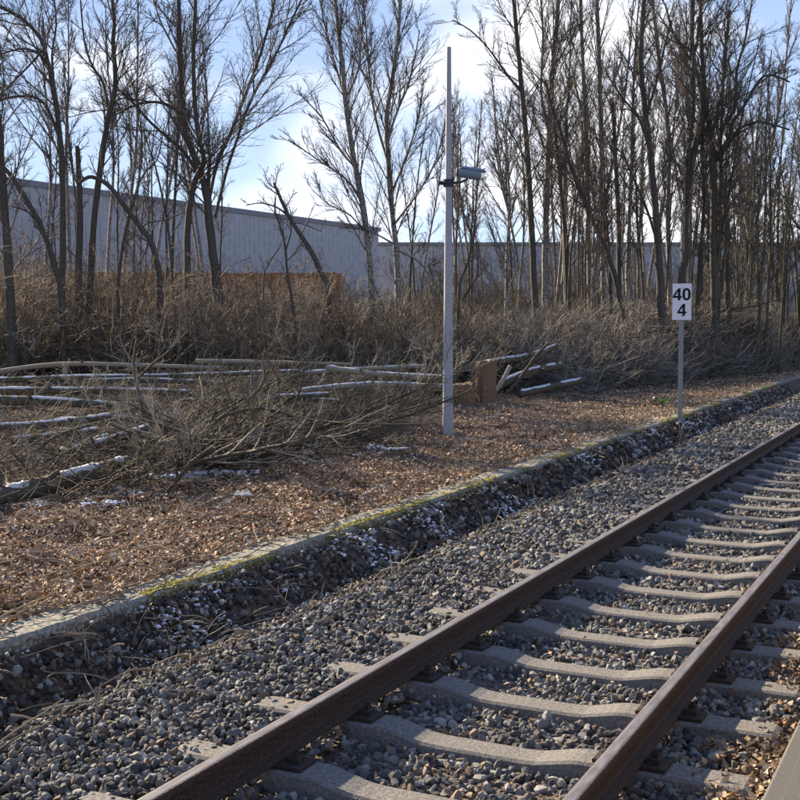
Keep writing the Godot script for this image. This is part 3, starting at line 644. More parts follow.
func track() -> void:
	# two rails of rolled section
	var prof := [Vector2(0.062, 0.0), Vector2(0.062, 0.010), Vector2(0.018, 0.024), Vector2(0.0085, 0.034), Vector2(0.0085, 0.102), Vector2(0.018, 0.110), Vector2(0.0335, 0.117), Vector2(0.0335, 0.140), Vector2(0.029, 0.1475), Vector2(0.018, 0.149)]
	var ring := []
	for p in prof:
		ring.append(p)
	for k in range(prof.size() - 1, -1, -1):
		ring.append(Vector2(-prof[k].x, prof[k].y))
	for side in [-1, 1]:
		var cx: float = -2.188 + side * (0.7175 + 0.0335)
		var o := thing("rail", "rusty steel rail with dull polished top, %s" % ("running nearer the mossy kerb" if side < 0 else "running nearer the asphalt platform edge"), "rail", Vector3(cx, 0.021, 0), 0.0, "rails of the single track")
		var s := Shape.new()
		s.smooth = false
		var n := ring.size()
		var cuts := [4.0]
		var zz := 0.0
		while zz > -75.0:
			cuts.append(zz); zz -= 5.0
		for j in cuts.size() - 1:
			for k in n:
				var a: Vector2 = ring[k]; var b: Vector2 = ring[(k + 1) % n]
				if k == prof.size() - 1:
					continue
				s.quad(Vector3(a.x, a.y, cuts[j]), Vector3(a.x, a.y, cuts[j + 1]), Vector3(b.x, b.y, cuts[j + 1]), Vector3(b.x, b.y, cuts[j]))
		obj("rail_body", s.mesh(), M.rust, o)
		var h := Shape.new()
		h.smooth = false
		var strip := [Vector2(0.0295, 0.1468), Vector2(0.0182, 0.1498), Vector2(-0.0182, 0.1498), Vector2(-0.0295, 0.1468)]
		for k in 3:
			h.quad(Vector3(strip[k].x, strip[k].y, 4), Vector3(strip[k].x, strip[k].y, -75), Vector3(strip[k + 1].x, strip[k + 1].y, -75), Vector3(strip[k + 1].x, strip[k + 1].y, 4))
		obj("running_surface", h.mesh(), M.steel, o)
	# concrete sleepers, waisted and lower in the middle
	var st := [[-1.30, -0.012, 0.085], [-1.27, 0.0, 0.09], [-0.52, 0.0, 0.095], [-0.47, -0.006, 0.095], [-0.30, -0.043, 0.088], [-0.22, -0.048, 0.085], [0.22, -0.048, 0.085], [0.30, -0.043, 0.088], [0.47, -0.006, 0.095], [0.52, 0.0, 0.095], [1.27, 0.0, 0.09], [1.30, -0.012, 0.085]]
	var sl := Shape.new()
	sl.smooth = false
	for k in st.size() - 1:
		var a: Array = st[k]; var b: Array = st[k + 1]
		var sec := func(q: Array) -> Array:
			return [Vector3(q[0], -0.22, q[2] + 0.045), Vector3(q[0], q[1] - 0.012, q[2] + 0.008), Vector3(q[0], q[1], q[2] - 0.008), Vector3(q[0], q[1], -q[2] + 0.008), Vector3(q[0], q[1] - 0.012, -q[2] - 0.008), Vector3(q[0], -0.22, -q[2] - 0.045)]
		var p: Array = sec.call(a)
		var q: Array = sec.call(b)
		for j in 5:
			sl.quad(p[j], p[j + 1], q[j + 1], q[j])
		if k == 0:
			sl.quad(p[0], p[5], p[4], p[1]); sl.quad(p[1], p[4], p[3], p[2])
		if k == st.size() - 2:
			sl.quad(q[1], q[4], q[5], q[0]); sl.quad(q[2], q[3], q[4], q[1])
	var plate := Shape.new()
	box(plate, Vector3(-0.17, 0.0, -0.075), Vector3(0.17, 0.0195, 0.075), 0.004)
	var clip := Shape.new()
	box(clip, Vector3(-0.035, 0.0, -0.03), Vector3(0.03, 0.03, 0.03), 0.008)
	var bolt := Shape.new()
	lathe(bolt, [[0.012, 0.028], [0.012, 0.062], [0.0, 0.062]], 6)
	lathe(bolt, [[0.021, 0.03], [0.021, 0.047], [0.0, 0.047]], 6)
	var sm := sl.mesh(); var pm := plate.mesh(); var cm := clip.mesh(); var bm := bolt.mesh()
	rng.seed = 77
	for k in 42:
		var zc := -5.36 - 0.728 * (k - 4)
		var o := thing("sleeper", "weathered concrete sleeper lying across the ballast under both rails", "sleeper", Vector3(-2.188 + rng.randf_range(-0.015, 0.015), rng.randf_range(-0.006, 0.0), zc + rng.randf_range(-0.012, 0.012)), rng.randf_range(-0.008, 0.008), "concrete sleepers of the track")
		obj("sleeper_body", sm, M.sleeper, o)
		for side in [-1, 1]:
			var bp := obj("base_plate", pm, M.fastening, o)
			bp.position = Vector3(side * 0.751, 0.0008, 0)
			for e in [-1, 1]:
				var c := obj("rail_clip", cm, M.fastening, bp)
				c.position = Vector3(e * 0.105, 0.0198, 0)
				c.rotation.y = 0.0 if e > 0 else PI
				var b := obj("bolt", bm, M.fastening, bp)
				b.position = Vector3(e * 0.112, 0.0205, 0)

func kerb_and_platform() -> void:
	rng.seed = 31
	var k := Node3D.new()
	k.name = "kerb"
	add_child(k)
	setting(k, "old concrete kerb with yellow moss along its edge, bordering the leaf litter", "kerb")
	var kinds := []
	for v in 5:
		var s := Shape.new()
		s.smooth = false
		# a slab with a worn, uneven arris
		var n := 12
		var rows := []
		for i in n + 1:
			var z := -0.495 + 0.99 * i / n
			var w := rng.randf_range(0.0, 0.012) + (0.012 if i == 0 or i == n else 0.0)
			var t := rng.randf_range(-0.004, 0.004)
			rows.append([Vector3(0.15, -0.3, z), Vector3(0.15 - rng.randf_range(0, 0.006), -0.02 - w, z), Vector3(0.13 - w, t, z), Vector3(-0.13, t + rng.randf_range(-0.004, 0.004), z), Vector3(-0.15, -0.02, z), Vector3(-0.15, -0.3, z)])
		for i in n:
			for j in 5:
				s.quad(rows[i + 1][j], rows[i + 1][j + 1], rows[i][j + 1], rows[i][j])
		s.quad(rows[n][0], rows[n][1], rows[n][4], rows[n][5]); s.quad(rows[n][1], rows[n][2], rows[n][3], rows[n][4])
		s.quad(rows[0][5], rows[0][4], rows[0][1], rows[0][0]); s.quad(rows[0][4], rows[0][3], rows[0][2], rows[0][1])
		kinds.append(s.mesh())
	for i in 48:
		var o := obj("kerb_slab", kinds[i % 5], M.kerb, k)
		o.position = Vector3(-5.285 + rng.randf_range(-0.012, 0.012), 0.15 + rng.randf_range(-0.012, 0.01), -2.6 - i * 1.003)
		o.rotation = Vector3(rng.randf_range(-0.01, 0.01), rng.randf_range(-0.008, 0.008), rng.randf_range(-0.02, 0.015))
	# platform at the camera's feet
	var p := Node3D.new()
	p.name = "platform"
	add_child(p)
	setting(p, "grainy grey platform edge beside the track", "platform")
	var top := Shape.new()
	box(top, Vector3(-0.30, -0.3, -70), Vector3(5.5, 0.553, 6), 0.004)
	obj("platform_surface", top.mesh(), M.asphalt, p)
	var wall := Shape.new()
	box(wall, Vector3(-0.52, -0.3, -70), Vector3(-0.303, 0.43, 6), 0.004)
	obj("platform_wall", wall.mesh(), M.kerb, p)
	var slab := Shape.new()
	box(slab, Vector3(-0.155, -0.118, -0.496), Vector3(0.152, 0.0, 0.496), 0.012)
	var sm := slab.mesh()
	for i in 40:
		var o := obj("edge_slab", sm, M.asphalt, p)
		o.position = Vector3(-0.457, 0.55 + rng.randf_range(-0.002, 0.001), 1.9 - i * 1.0)

func buildings() -> void:
	# long hall parallel to the line
	var hall := thing("warehouse", "long grey blue metal clad hall behind the trees", "building", Vector3(-56, 0, -83))
	var panel := Shape.new()
	panel.smooth = false
	for k in 4:
		# shallow trapezoid ribs
		var z0 := -1.5 + k * 0.75
		var pr := [[0.0, 0.0], [0.45, 0.0], [0.50, 0.022], [0.68, 0.022], [0.735, 0.0]]
		for j in 4:
			panel.quad(Vector3(pr[j][1], 0, z0 + pr[j][0]), Vector3(pr[j][1], 9.9, z0 + pr[j][0]), Vector3(pr[j + 1][1], 9.9, z0 + pr[j + 1][0]), Vector3(pr[j + 1][1], 0, z0 + pr[j + 1][0]))
	var pm := panel.mesh()
	for k in 34:
		var o := obj("cladding_panel", pm, M.cladding, hall)
		o.position = Vector3(0.02, 0.2, 76 - k * 3.0)
	var core := Shape.new()
	box(core, Vector3(-45, -0.5, -25.6), Vector3(-0.02, 10.3, 78), 0.0)
	obj("hall_body", core.mesh(), M.cladding, hall)
	var tr := Shape.new()
	box(tr, Vector3(-45.2, 10.1, -25.9), Vector3(0.12, 10.5, 78.2), 0.03)
	obj("roof_edge", tr.mesh(), M.trim, hall)
	var b2 := thing("low_warehouse", "flat roofed grey hall far behind the birches and thin trunks", "building", Vector3(-42, 0, -126), deg_to_rad(26.27))
	var c2 := Shape.new()
	box(c2, Vector3(-22, -0.5, -25), Vector3(30, 9.2, 0), 0.0)
	obj("hall_body", c2.mesh(), M.cladding, b2)
	var t2 := Shape.new()
	box(t2, Vector3(-22.2, 9.21, -25.2), Vector3(30.2, 9.55, 0.2), 0.03)
	obj("roof_edge", t2.mesh(), M.trim, b2)
	for k in 6:
		var d := Shape.new()
		box(d, Vector3(-18 + k * 8, 0, 0.01), Vector3(-14 + k * 8, 4.4, 0.12), 0.03)
		obj("roller_door", d.mesh(), M.blue if k == 3 else M.trim, b2)
	var sh := thing("low_shed", "low rust red boarded shed in front of the long grey hall", "shed", Vector3(-40.6, 0.9, -57.7), deg_to_rad(26.27))
	rng.seed = 9
	for k in 50:
		var b := Shape.new()
		box(b, Vector3(-7.5 + k * 0.3, 0, -0.03), Vector3(-7.215 + k * 0.3, 3.4 + rng.randf_range(-0.03, 0.03), 0.02), 0.01)
		obj("board", b.mesh(), M.shed, sh)
	var sb := Shape.new()
	box(sb, Vector3(-7.4, -0.6, -5), Vector3(7.4, 3.3, -0.06), 0.0)
	obj("shed_body", sb.mesh(), M.shed, sh)

func trees() -> void:
	var k := 100
	for row in TREES:
		k += 1
		grow_tree(row, k)
	# slim stems that fill the wood: a few kinds, copied
	var kinds := []
	for i in 5:
		kinds.append(stem_tree("thin_tree", [9.0, 11.0, 8.0, 10.0, 7.0][i], [0.06, 0.075, 0.05, 0.065, 0.045][i], ["alder", "birch", "alder", "birch", "sapling"][i], 300 + i))
	var green := [stem_tree("thicket_tree", 7.0, 0.04, "thicket", 330), stem_tree("thicket_tree", 8.5, 0.05, "thicket", 331), stem_tree("thicket_tree", 6.0, 0.035, "thicket", 332)]
	rng.seed = 55
	var put := 0
	for i in 140:
		# behind the heaped brushwood and on past the frame
		var depth := rng.randf_range(36.0, 62.0)
		var side := pow(rng.randf(), 0.8) * 0.37 * depth if i < 115 else rng.randf_range(-0.36, -0.05) * depth
		if i >= 115:
			depth = rng.randf_range(36.0, 50.0)
			side = rng.randf_range(-0.36, -0.13) * depth
		var x := -0.4426 * depth + 0.8967 * side
		var z := -0.8967 * depth - 0.4426 * side
		if x > -7.5:
			continue
		var kk := i % 5
		var o: Node3D = kinds[kk] if i < 5 else copy(kinds[kk], "thin_tree")
		if i < 5:
			add_child(o, true)
		o.position = Vector3(x, ground(x, z), z)
		o.rotation.y = rng.randf() * TAU
		o.scale = Vector3.ONE * rng.randf_range(0.85, 1.3)
		if i < 115:
			tag(o, "thin bare %s stem in the wood behind the heaped brushwood" % ("birch" if kk % 2 == 1 else "dark"), "tree", "thin trees in the wood")
		else:
			tag(o, "thin bare %s stem in the undergrowth before the long hall" % ("birch" if kk % 2 == 1 else "dark"), "tree", "thin trees before the hall")
	for i in 52:
		var depth := rng.randf_range(36.0, 54.0)
		var side := rng.randf_range(0.24, 0.38) * depth
		var x := -0.4426 * depth + 0.8967 * side
		var z := -0.8967 * depth - 0.4426 * side
		if x > -5.8:
			x = -5.8 - rng.randf() * 3.0
		var o: Node3D = green[i % 3] if i < 3 else copy(green[i % 3], "thicket_tree")
		if i < 3:
			add_child(o, true)
		o.position = Vector3(x, ground(x, z), z)
		o.rotation.y = rng.randf() * TAU
		o.scale = Vector3.ONE * rng.randf_range(0.9, 1.6)
		tag(o, "greenish thin stem in the dense thicket past the numbered sign", "tree", "stems of the green thicket")

func shrub(sd: int, tall: float, stems: int) -> ArrayMesh:
	rng.seed = sd
	var s := Shape.new()
	var h := {"angle": [0.5, 1.3], "lift": 0.03, "droop": 0.0, "bend": 0.28, "kids": [0, 4], "ratio": 0.5, "thick": [0.009, 0.007, 0.006], "fine": 0.0045}
	for k in stems:
		var a := rng.randf() * TAU
		var lean := rng.randf_range(0.0, 1.1)
		var pts := PackedVector3Array(); var rad := PackedFloat32Array()
		wander(Vector3(cos(a), 0, sin(a)) * rng.randf() * 0.6, Vector3(cos(a) * lean, 1, sin(a) * lean), tall * rng.randf_range(0.4, 1.05), rng.randf_range(0.006, 0.015), 0.0045, 6, 0.22, -0.03 if rng.randf() < 0.6 else 0.02, pts, rad)
		s.tube(pts, rad, 3)
		clothe(s, pts, rad, 0.1, 6, tall * 0.3, 1, h)
	return s.mesh()

func bush(sd: int, tall: float) -> Node3D:
	rng.seed = sd
	var o := Node3D.new()
	o.name = numbered("bare_bush")
	var h := {"angle": [0.35, 0.95], "lift": 0.04, "droop": 0.0, "bend": 0.16, "kids": [5, 5], "ratio": 0.5, "thick": [0.011, 0.007, 0.005], "fine": 0.003}
	var c := Shape.new()
	for k in 6:
		var a := rng.randf() * TAU
		var pts := PackedVector3Array(); var rad := PackedFloat32Array()
		wander(Vector3(cos(a), 0, sin(a)) * rng.randf() * 0.2 - Vector3(0, 0.1, 0), Vector3(cos(a) * rng.randf_range(0.1, 0.7), 1, sin(a) * rng.randf_range(0.1, 0.7)), tall * rng.randf_range(0.65, 1.05), rng.randf_range(0.014, 0.026), 0.006, 7, 0.12, 0.03, pts, rad)
		var s := Shape.new()
		s.tube(pts, rad, 5)
		obj("stem", s.mesh(), M.bark if sd % 2 == 0 else M.cut_bark, o)
		clothe(c, pts, rad, 0.2, 7, tall * 0.3, 0, h)
	obj("twigs", c.mesh(), M.twig if sd % 2 == 0 else M.cut_twig, o).set_meta("kind", "stuff")
	return o

func bushes() -> void:
	var kinds := [bush(500, 3.0), bush(501, 2.6), bush(502, 2.2), bush(503, 3.3)]
	rng.seed = 505
	for i in 96:
		var depth := rng.randf_range(25.0, 33.0)
		var ratio := rng.randf_range(-0.38, 0.03)
		if i % 4 == 3:
			ratio = rng.randf_range(0.03, 0.34)
			depth = rng.randf_range(36.0, 44.0)
		if i >= 56:
			ratio = rng.randf_range(0.02, 0.35)
			depth = rng.randf_range(45.0, 62.0)
		var x := -0.4426 * depth + 0.8967 * ratio * depth
		var z := -0.8967 * depth - 0.4426 * ratio * depth
		if x > -8.0:
			x = -8.0 - rng.randf() * 4.0
		var o: Node3D = kinds[i % 4] if i < 4 else copy(kinds[i % 4], "bare_bush")
		if i < 4:
			add_child(o, true)
		o.position = Vector3(x, ground(x, z), z)
		o.rotation.y = rng.randf() * TAU
		o.scale = Vector3.ONE * rng.randf_range(0.75, 1.15) * (1.6 if i >= 56 else 1.0)
		tag(o, "%s bare bush with forked stems %s" % ["dark" if i % 2 == 0 else "pale grey brown", "behind the trees of the wood" if i >= 56 else ("behind the brushwood heap" if i % 4 == 3 else "in the brown undergrowth before the hall")], "bush", "bare bushes in the undergrowth")

func undergrowth() -> void:
	bushes()
	var root := Node3D.new()
	root.name = "undergrowth"
	add_child(root)
	setting(root, "brown tangle of brambles and bare shoots below the trees", "undergrowth", "stuff")
	for kind in 4:
		var m := shrub(400 + kind, [2.3, 1.9, 2.6, 1.5][kind], 17)
		var where := []
		var tint := PackedColorArray()
		rng.seed = 60 + kind
		for i in 215:
			var depth := rng.randf_range(26.5, 44.0)
			var ratio := rng.randf_range(-0.40, 0.36)
			if ratio > 0.03 and depth < 33.0 + ratio * 20.0:
				depth += 9.0
			var side := ratio * depth
			var x := -0.4426 * depth + 0.8967 * side
			var z := -0.8967 * depth - 0.4426 * side
			if x > -8.5:
				continue
			var sc := rng.randf_range(0.7, 1.15) * (lerpf(1.3, 1.05, clampf((ratio + 0.35) / 0.35, 0.0, 1.0)) if ratio < 0.05 else 0.68)
			where.append(Transform3D(Basis(Vector3.UP, rng.randf() * TAU).scaled(Vector3(sc * 1.1, sc, sc * 1.1)), Vector3(x, ground(x, z) - 0.05, z)))
			var w := rng.randf()
			tint.append(Color(0.22, 0.175, 0.12).lerp(Color(0.40, 0.33, 0.24) if w > 0.55 else Color(0.075, 0.058, 0.044), rng.randf()))
		scatter("shoots", m, M.stick, where, tint, root)

func snow_on(pts: PackedVector3Array, rad: PackedFloat32Array, sd: int) -> ArrayMesh:
	# a broken ridge of old snow along the upper side of a log
	rng.seed = sd
	var s := Shape.new()
	var op := PackedVector3Array(); var orad := PackedFloat32Array()
	var n := 36
	var run := PackedVector3Array(); var rr := PackedFloat32Array()
	for i in n + 1:
		var f := float(i) / n * (pts.size() - 1)
		var k := mini(int(f), pts.size() - 2)
		var p := pts[k].lerp(pts[k + 1], f - k)
		var r := lerpf(rad[k], rad[k + 1], f - k)
		var on := patches.get_noise_2d(i * 0.55 + sd * 7.0, 3.0) > -0.42
		if on and i < n:
			run.append(p + Vector3(0.02, r * 0.66, 0.0) + Vector3(rng.randf_range(-1, 1), 0, rng.randf_range(-1, 1)) * r * 0.14)
			rr.append(r * rng.randf_range(0.46, 0.62))
		elif run.size() > 1:
			rr[0] *= 0.4
			rr[rr.size() - 1] *= 0.4
			s.tube(run, rr, 7, true)
			run = PackedVector3Array(); rr = PackedFloat32Array()
		else:
			run = PackedVector3Array(); rr = PackedFloat32Array()
	if s.v.is_empty():
		return null
	return s.mesh()

func cut_wood() -> void:
	var i := 0
	for row in LOGS:
		var flat: Array = row[1]
		rng.seed = 700 + i
		var at := Vector3(flat[0], 0, flat[2])
		at.y = ground(at.x, at.z)
		var pts := PackedVector3Array(); var rad := PackedFloat32Array()
		for k in range(0, flat.size(), 4):
			pts.append(Vector3(flat[k], flat[k + 1], flat[k + 2]) - at); rad.append(flat[k + 3])
		var op := PackedVector3Array(); var orad := PackedFloat32Array()
		finer(pts, rad, op, orad)
		var o := thing("felled_log", row[0], "log", at, 0.0, "felled logs in the cut wood")
		var s := Shape.new()
		s.tube(op, orad, 10, true)
		obj("log_body", s.mesh(), M.pale_wood if row[3] else M.cut_bark, o)
		# stubs where limbs were lopped
		for k in 2:
			var q := op[rng.randi_range(2, op.size() - 3)]
			var d := Vector3(rng.randf_range(-1, 1), rng.randf_range(0.0, 0.8), rng.randf_range(-1, 1)).normalized()
			var st := Shape.new()
			st.tube(PackedVector3Array([q, q + d * orad[1] * 2.4]), PackedFloat32Array([orad[1] * 0.4, orad[1] * 0.32]), 6, true)
			obj("branch_stub", st.mesh(), M.cut_bark, o)
		if row[2]:
			var sn := snow_on(op, orad, i + 1)
			if sn:
				obj("snow", sn, M.snow, o).set_meta("kind", "stuff")
		i += 1
	# lopped branches heaped over the logs
	var kinds := []
	for k in 8:
		kinds.append(lopped([1.9, 1.5, 2.4, 1.3, 2.1, 1.7, 1.1, 1.8][k], [0.024, 0.018, 0.03, 0.015, 0.026, 0.02, 0.014, 0.022][k], 800 + k, [1.0, 1.1, 0.9, 1.2, 1.0, 0.8, 1.2, 1.0][k]))
	rng.seed = 64
	for k in 124:
		# heap beside the litter strip: from its front edge back toward the undergrowth
		var f := rng.randf()
		var depth := lerpf(14.0, 22.0, f)
		var ratio := rng.randf_range(-0.21 if k < 96 else -0.37, -0.015 - 0.09 * (1.0 - f) * rng.randf())
		var side := ratio * depth
		var x := -0.4426 * depth + 0.8967 * side
		var z := -0.8967 * depth - 0.4426 * side
		if x > -8.3 + 0.9 * sin(z) * 0.4:
			x = -8.4 - rng.randf() * 1.5
		lay_branch(kinds[k % 8], Vector3(x, ground(x, z) + rng.randf_range(0.02, 0.3), z), rng.randf() * TAU, rng.randf_range(-0.12, 0.22 if k < 96 else 0.05), rng.randf_range(0.7, 1.25), k % 3 == 0, "lopped bare branch with twigs, heaped over the snowy logs", "branches heaped over the logs")
	for k in 92:
		var z := rng.randf_range(-26.5, -48.0)
		var front := lerpf(-9.0, -5.9, clampf((-z - 25.0) / 15.0, 0.0, 1.0))
		var x := front - 0.5 - rng.randf() * 4.4
		lay_branch(kinds[(k + 3) % 8], Vector3(x, ground(x, z) + rng.randf_range(0.05, 1.0) * lerpf(0.9, 2.0, clampf((-z - 25.0) / 14.0, 0.0, 1.0)) * clampf((front - x) / 1.5, 0.12, 1.0), z), rng.randf() * TAU, rng.randf_range(-0.15, 0.3), rng.randf_range(0.7, 1.2), k % 2 == 0, "grey lopped branch in the long brushwood heap beside the sign", "branches of the long brushwood heap")
	# traced single branches that stand up out of the heap
	for row in STICKS:
		var flat: Array = row[1]
		rng.seed = 900 + int(flat[0] * 100.0)
		var at := Vector3(flat[0], 0, flat[2])
		at.y = ground(at.x, at.z)
		var o := thing("cut_branch", row[0], "branch", at, 0.0, "single branches sticking out of the cut wood")
		var c := Shape.new()
		var got := false
		for line in row.slice(1):
			var pts := PackedVector3Array(); var rad := PackedFloat32Array()
			for k in range(0, line.size(), 4):
				pts.append(Vector3(line[k], line[k + 1], line[k + 2]) - at); rad.append(line[k + 3])
			var op := PackedVector3Array(); var orad := PackedFloat32Array()
			finer(pts, rad, op, orad)
			var s := Shape.new()
			s.tube(op, orad, 6, true)
			obj("stem" if not got else "fork", s.mesh(), M.cut_bark, o)
			got = true
			clothe(c, op, orad, 0.25, 8, 0.55, 1, {"angle": [0.4, 1.0], "lift": 0.05, "droop": 0.0, "bend": 0.22, "kids": [4, 4], "ratio": 0.5, "thick": [0.010, 0.006, 0.004], "fine": 0.0025})
		obj("twigs", c.mesh(), M.grey_twig, o).set_meta("kind", "stuff")
	# finer brushwood between them
	var s := Shape.new()
	rng.seed = 71
	for k in 60:
		var pts := PackedVector3Array(); var rad := PackedFloat32Array()
		var r := rng.randf_range(0.003, 0.009)
		wander(Vector3(rng.randf_range(-0.5, 0.5), rng.randf_range(0.0, 0.35), rng.randf_range(-0.5, 0.5)), Vector3(rng.randf_range(-1, 1), rng.randf_range(-0.25, 0.45), rng.randf_range(-1, 1)), rng.randf_range(0.3, 0.9), r, 0.003, 4, 0.15, 0.0, pts, rad)
		s.tube(pts, rad, 3)
	var bundle := s.mesh()
	var s2 := Shape.new()
	for k in 34:
		var pts := PackedVector3Array(); var rad := PackedFloat32Array()
		var r := rng.randf_range(0.005, 0.014)
		wander(Vector3(rng.randf_range(-0.6, 0.6), rng.randf_range(-0.1, 0.35), rng.randf_range(-0.6, 0.6)), Vector3(rng.randf_range(-1, 1), rng.randf_range(-0.3, 0.8), rng.randf_range(-1, 1)), rng.randf_range(0.4, 1.3), r, 0.004, 4, 0.2, 0.0, pts, rad)
		s2.tube(pts, rad, 3)
		clothe(s2, pts, rad, 0.3, 2, 0.35, 2, {"angle": [0.4, 1.0], "lift": 0.0, "droop": 0.0, "bend": 0.2, "kids": [0, 0], "ratio": 0.4, "thick": [0.006, 0.006, 0.006], "fine": 0.004})
	var coarse := s2.mesh()
	var where := []
	var tint := PackedColorArray()
	for k in 420:
		var f := rng.randf()
		var depth := lerpf(12.0, 25.5, f)
		var ratio := rng.randf_range(-0.40, 0.03 - 0.10 * (1.0 - f))
		var side := ratio * depth
		var x := -0.4426 * depth + 0.8967 * side
		var z := -0.8967 * depth - 0.4426 * side
		if x > -8.2 or ratio > 0.0 or (ratio < -0.2 and k % 3 > 0):
			continue
		where.append(Transform3D(Basis(Vector3.UP, rng.randf() * TAU) * Basis(Vector3.RIGHT, rng.randf_range(-0.3, 0.3)), Vector3(x, ground(x, z) + (rng.randf_range(-0.25, -0.02) if ratio < -0.2 else rng.randf_range(-0.15, 0.25)), z)))
		tint.append(Color(0.22, 0.185, 0.135).lerp(Color(0.06, 0.05, 0.04), rng.randf()))
	setting(scatter("brushwood", bundle, M.stick, where, tint), "dark tangle of small brushwood around the felled logs", "brushwood", "stuff")
	where = []
	tint = PackedColorArray()
	for k in 900:
		var z := rng.randf_range(-26.0, -50.0)
		var front := lerpf(-9.2, -5.9, clampf((-z - 25.0) / 15.0, 0.0, 1.0))
		var x := front - 0.35 - rng.randf() * 5.2
		var top := lerpf(0.8, 1.8, clampf((-z - 25.0) / 14.0, 0.0, 1.0))
		where.append(Transform3D(Basis(Vector3.UP, rng.randf() * TAU) * Basis(Vector3.RIGHT, rng.randf_range(-0.5, 0.5)), Vector3(x, ground(x, z) + rng.randf() * top * clampf((front - x) / 1.8, 0.1, 1.0), z)))
		tint.append(Color(0.36, 0.32, 0.265).lerp(Color(0.075, 0.062, 0.048), pow(rng.randf(), 0.7)))
	setting(scatter("brushwood", coarse, M.stick, where, tint), "grey small brushwood of the long heap behind the sign", "brushwood", "stuff")
	stump()

func lay_branch(kind: Array, p: Vector3, turn: float, tilt: float, sc: float, pale: bool, label: String, group: String) -> void:
	var o := thing("lopped_branch", label, "branch", p, turn, group)
	o.rotation.z = tilt
	o.scale = Vector3.ONE * sc
	obj("stem", kind[0], M.cut_bark, o)
	obj("twigs", kind[1], M.grey_twig if pale else M.cut_twig, o)

func block(w: float, d: float, h: float, lean: float, sd: int, mat: Material, parent: Node3D, called: String, top_mat: Material) -> void:
	# a split piece of trunk: wobbly sides, a sloping sawn top
	rng.seed = sd
	var s := Shape.new(); var t := Shape.new()
	s.smooth = false; t.smooth = false
	var n := 22
	var rings := []
	for j in 6:
		var f := j / 5.0
		var ring := []
		for k in n:
			var a := TAU * k / n
			var rr := 1.0 + 0.10 * sin(a * 3.0 + sd) + 0.05 * sin(a * 7.0 + j) + (0.02 if k % 2 == 0 else -0.015) + rng.randf_range(-0.03, 0.03)
			var y := f * h + (0.05 * h * cos(a) * f * f if j == 5 else 0.0) + (rng.randf_range(-0.03, 0.03) if j == 5 else 0.0)
			ring.append(Vector3(cos(a) * w * rr * (1.08 - 0.12 * f) + lean * f, y, sin(a) * d * rr * (1.08 - 0.12 * f)))
		rings.append(ring)
	for j in 5:
		for k in n:
			s.quad(rings[j][k], rings[j][(k + 1) % n], rings[j + 1][(k + 1) % n], rings[j + 1][k])
	var c := Vector3(lean, h * 1.02, 0)
	for k in n:
		t.tri(rings[5][k], rings[5][(k + 1) % n], c)
	var o := obj(called, s.mesh(), mat, parent)
	obj("sawn_face", t.mesh(), top_mat, o)

func stump() -> void:
	var o := thing("tree_stump", "tall split stump of red brown wood standing beside the lamp mast", "stump", Vector3(-9.52, 0.08, -23.25), 0.4)
	block(0.215, 0.2, 0.98, 0.05, 3, M.split_wood, o, "stump_body", M.pale_wood)
	var b := thing("wood_block", "low orange sawn block leaning against the tall stump", "log", Vector3(-9.72, 0.08, -22.75), 0.9)
	block(0.19, 0.18, 0.52, -0.04, 5, M.split_wood, b, "block_body", M.cut_face)

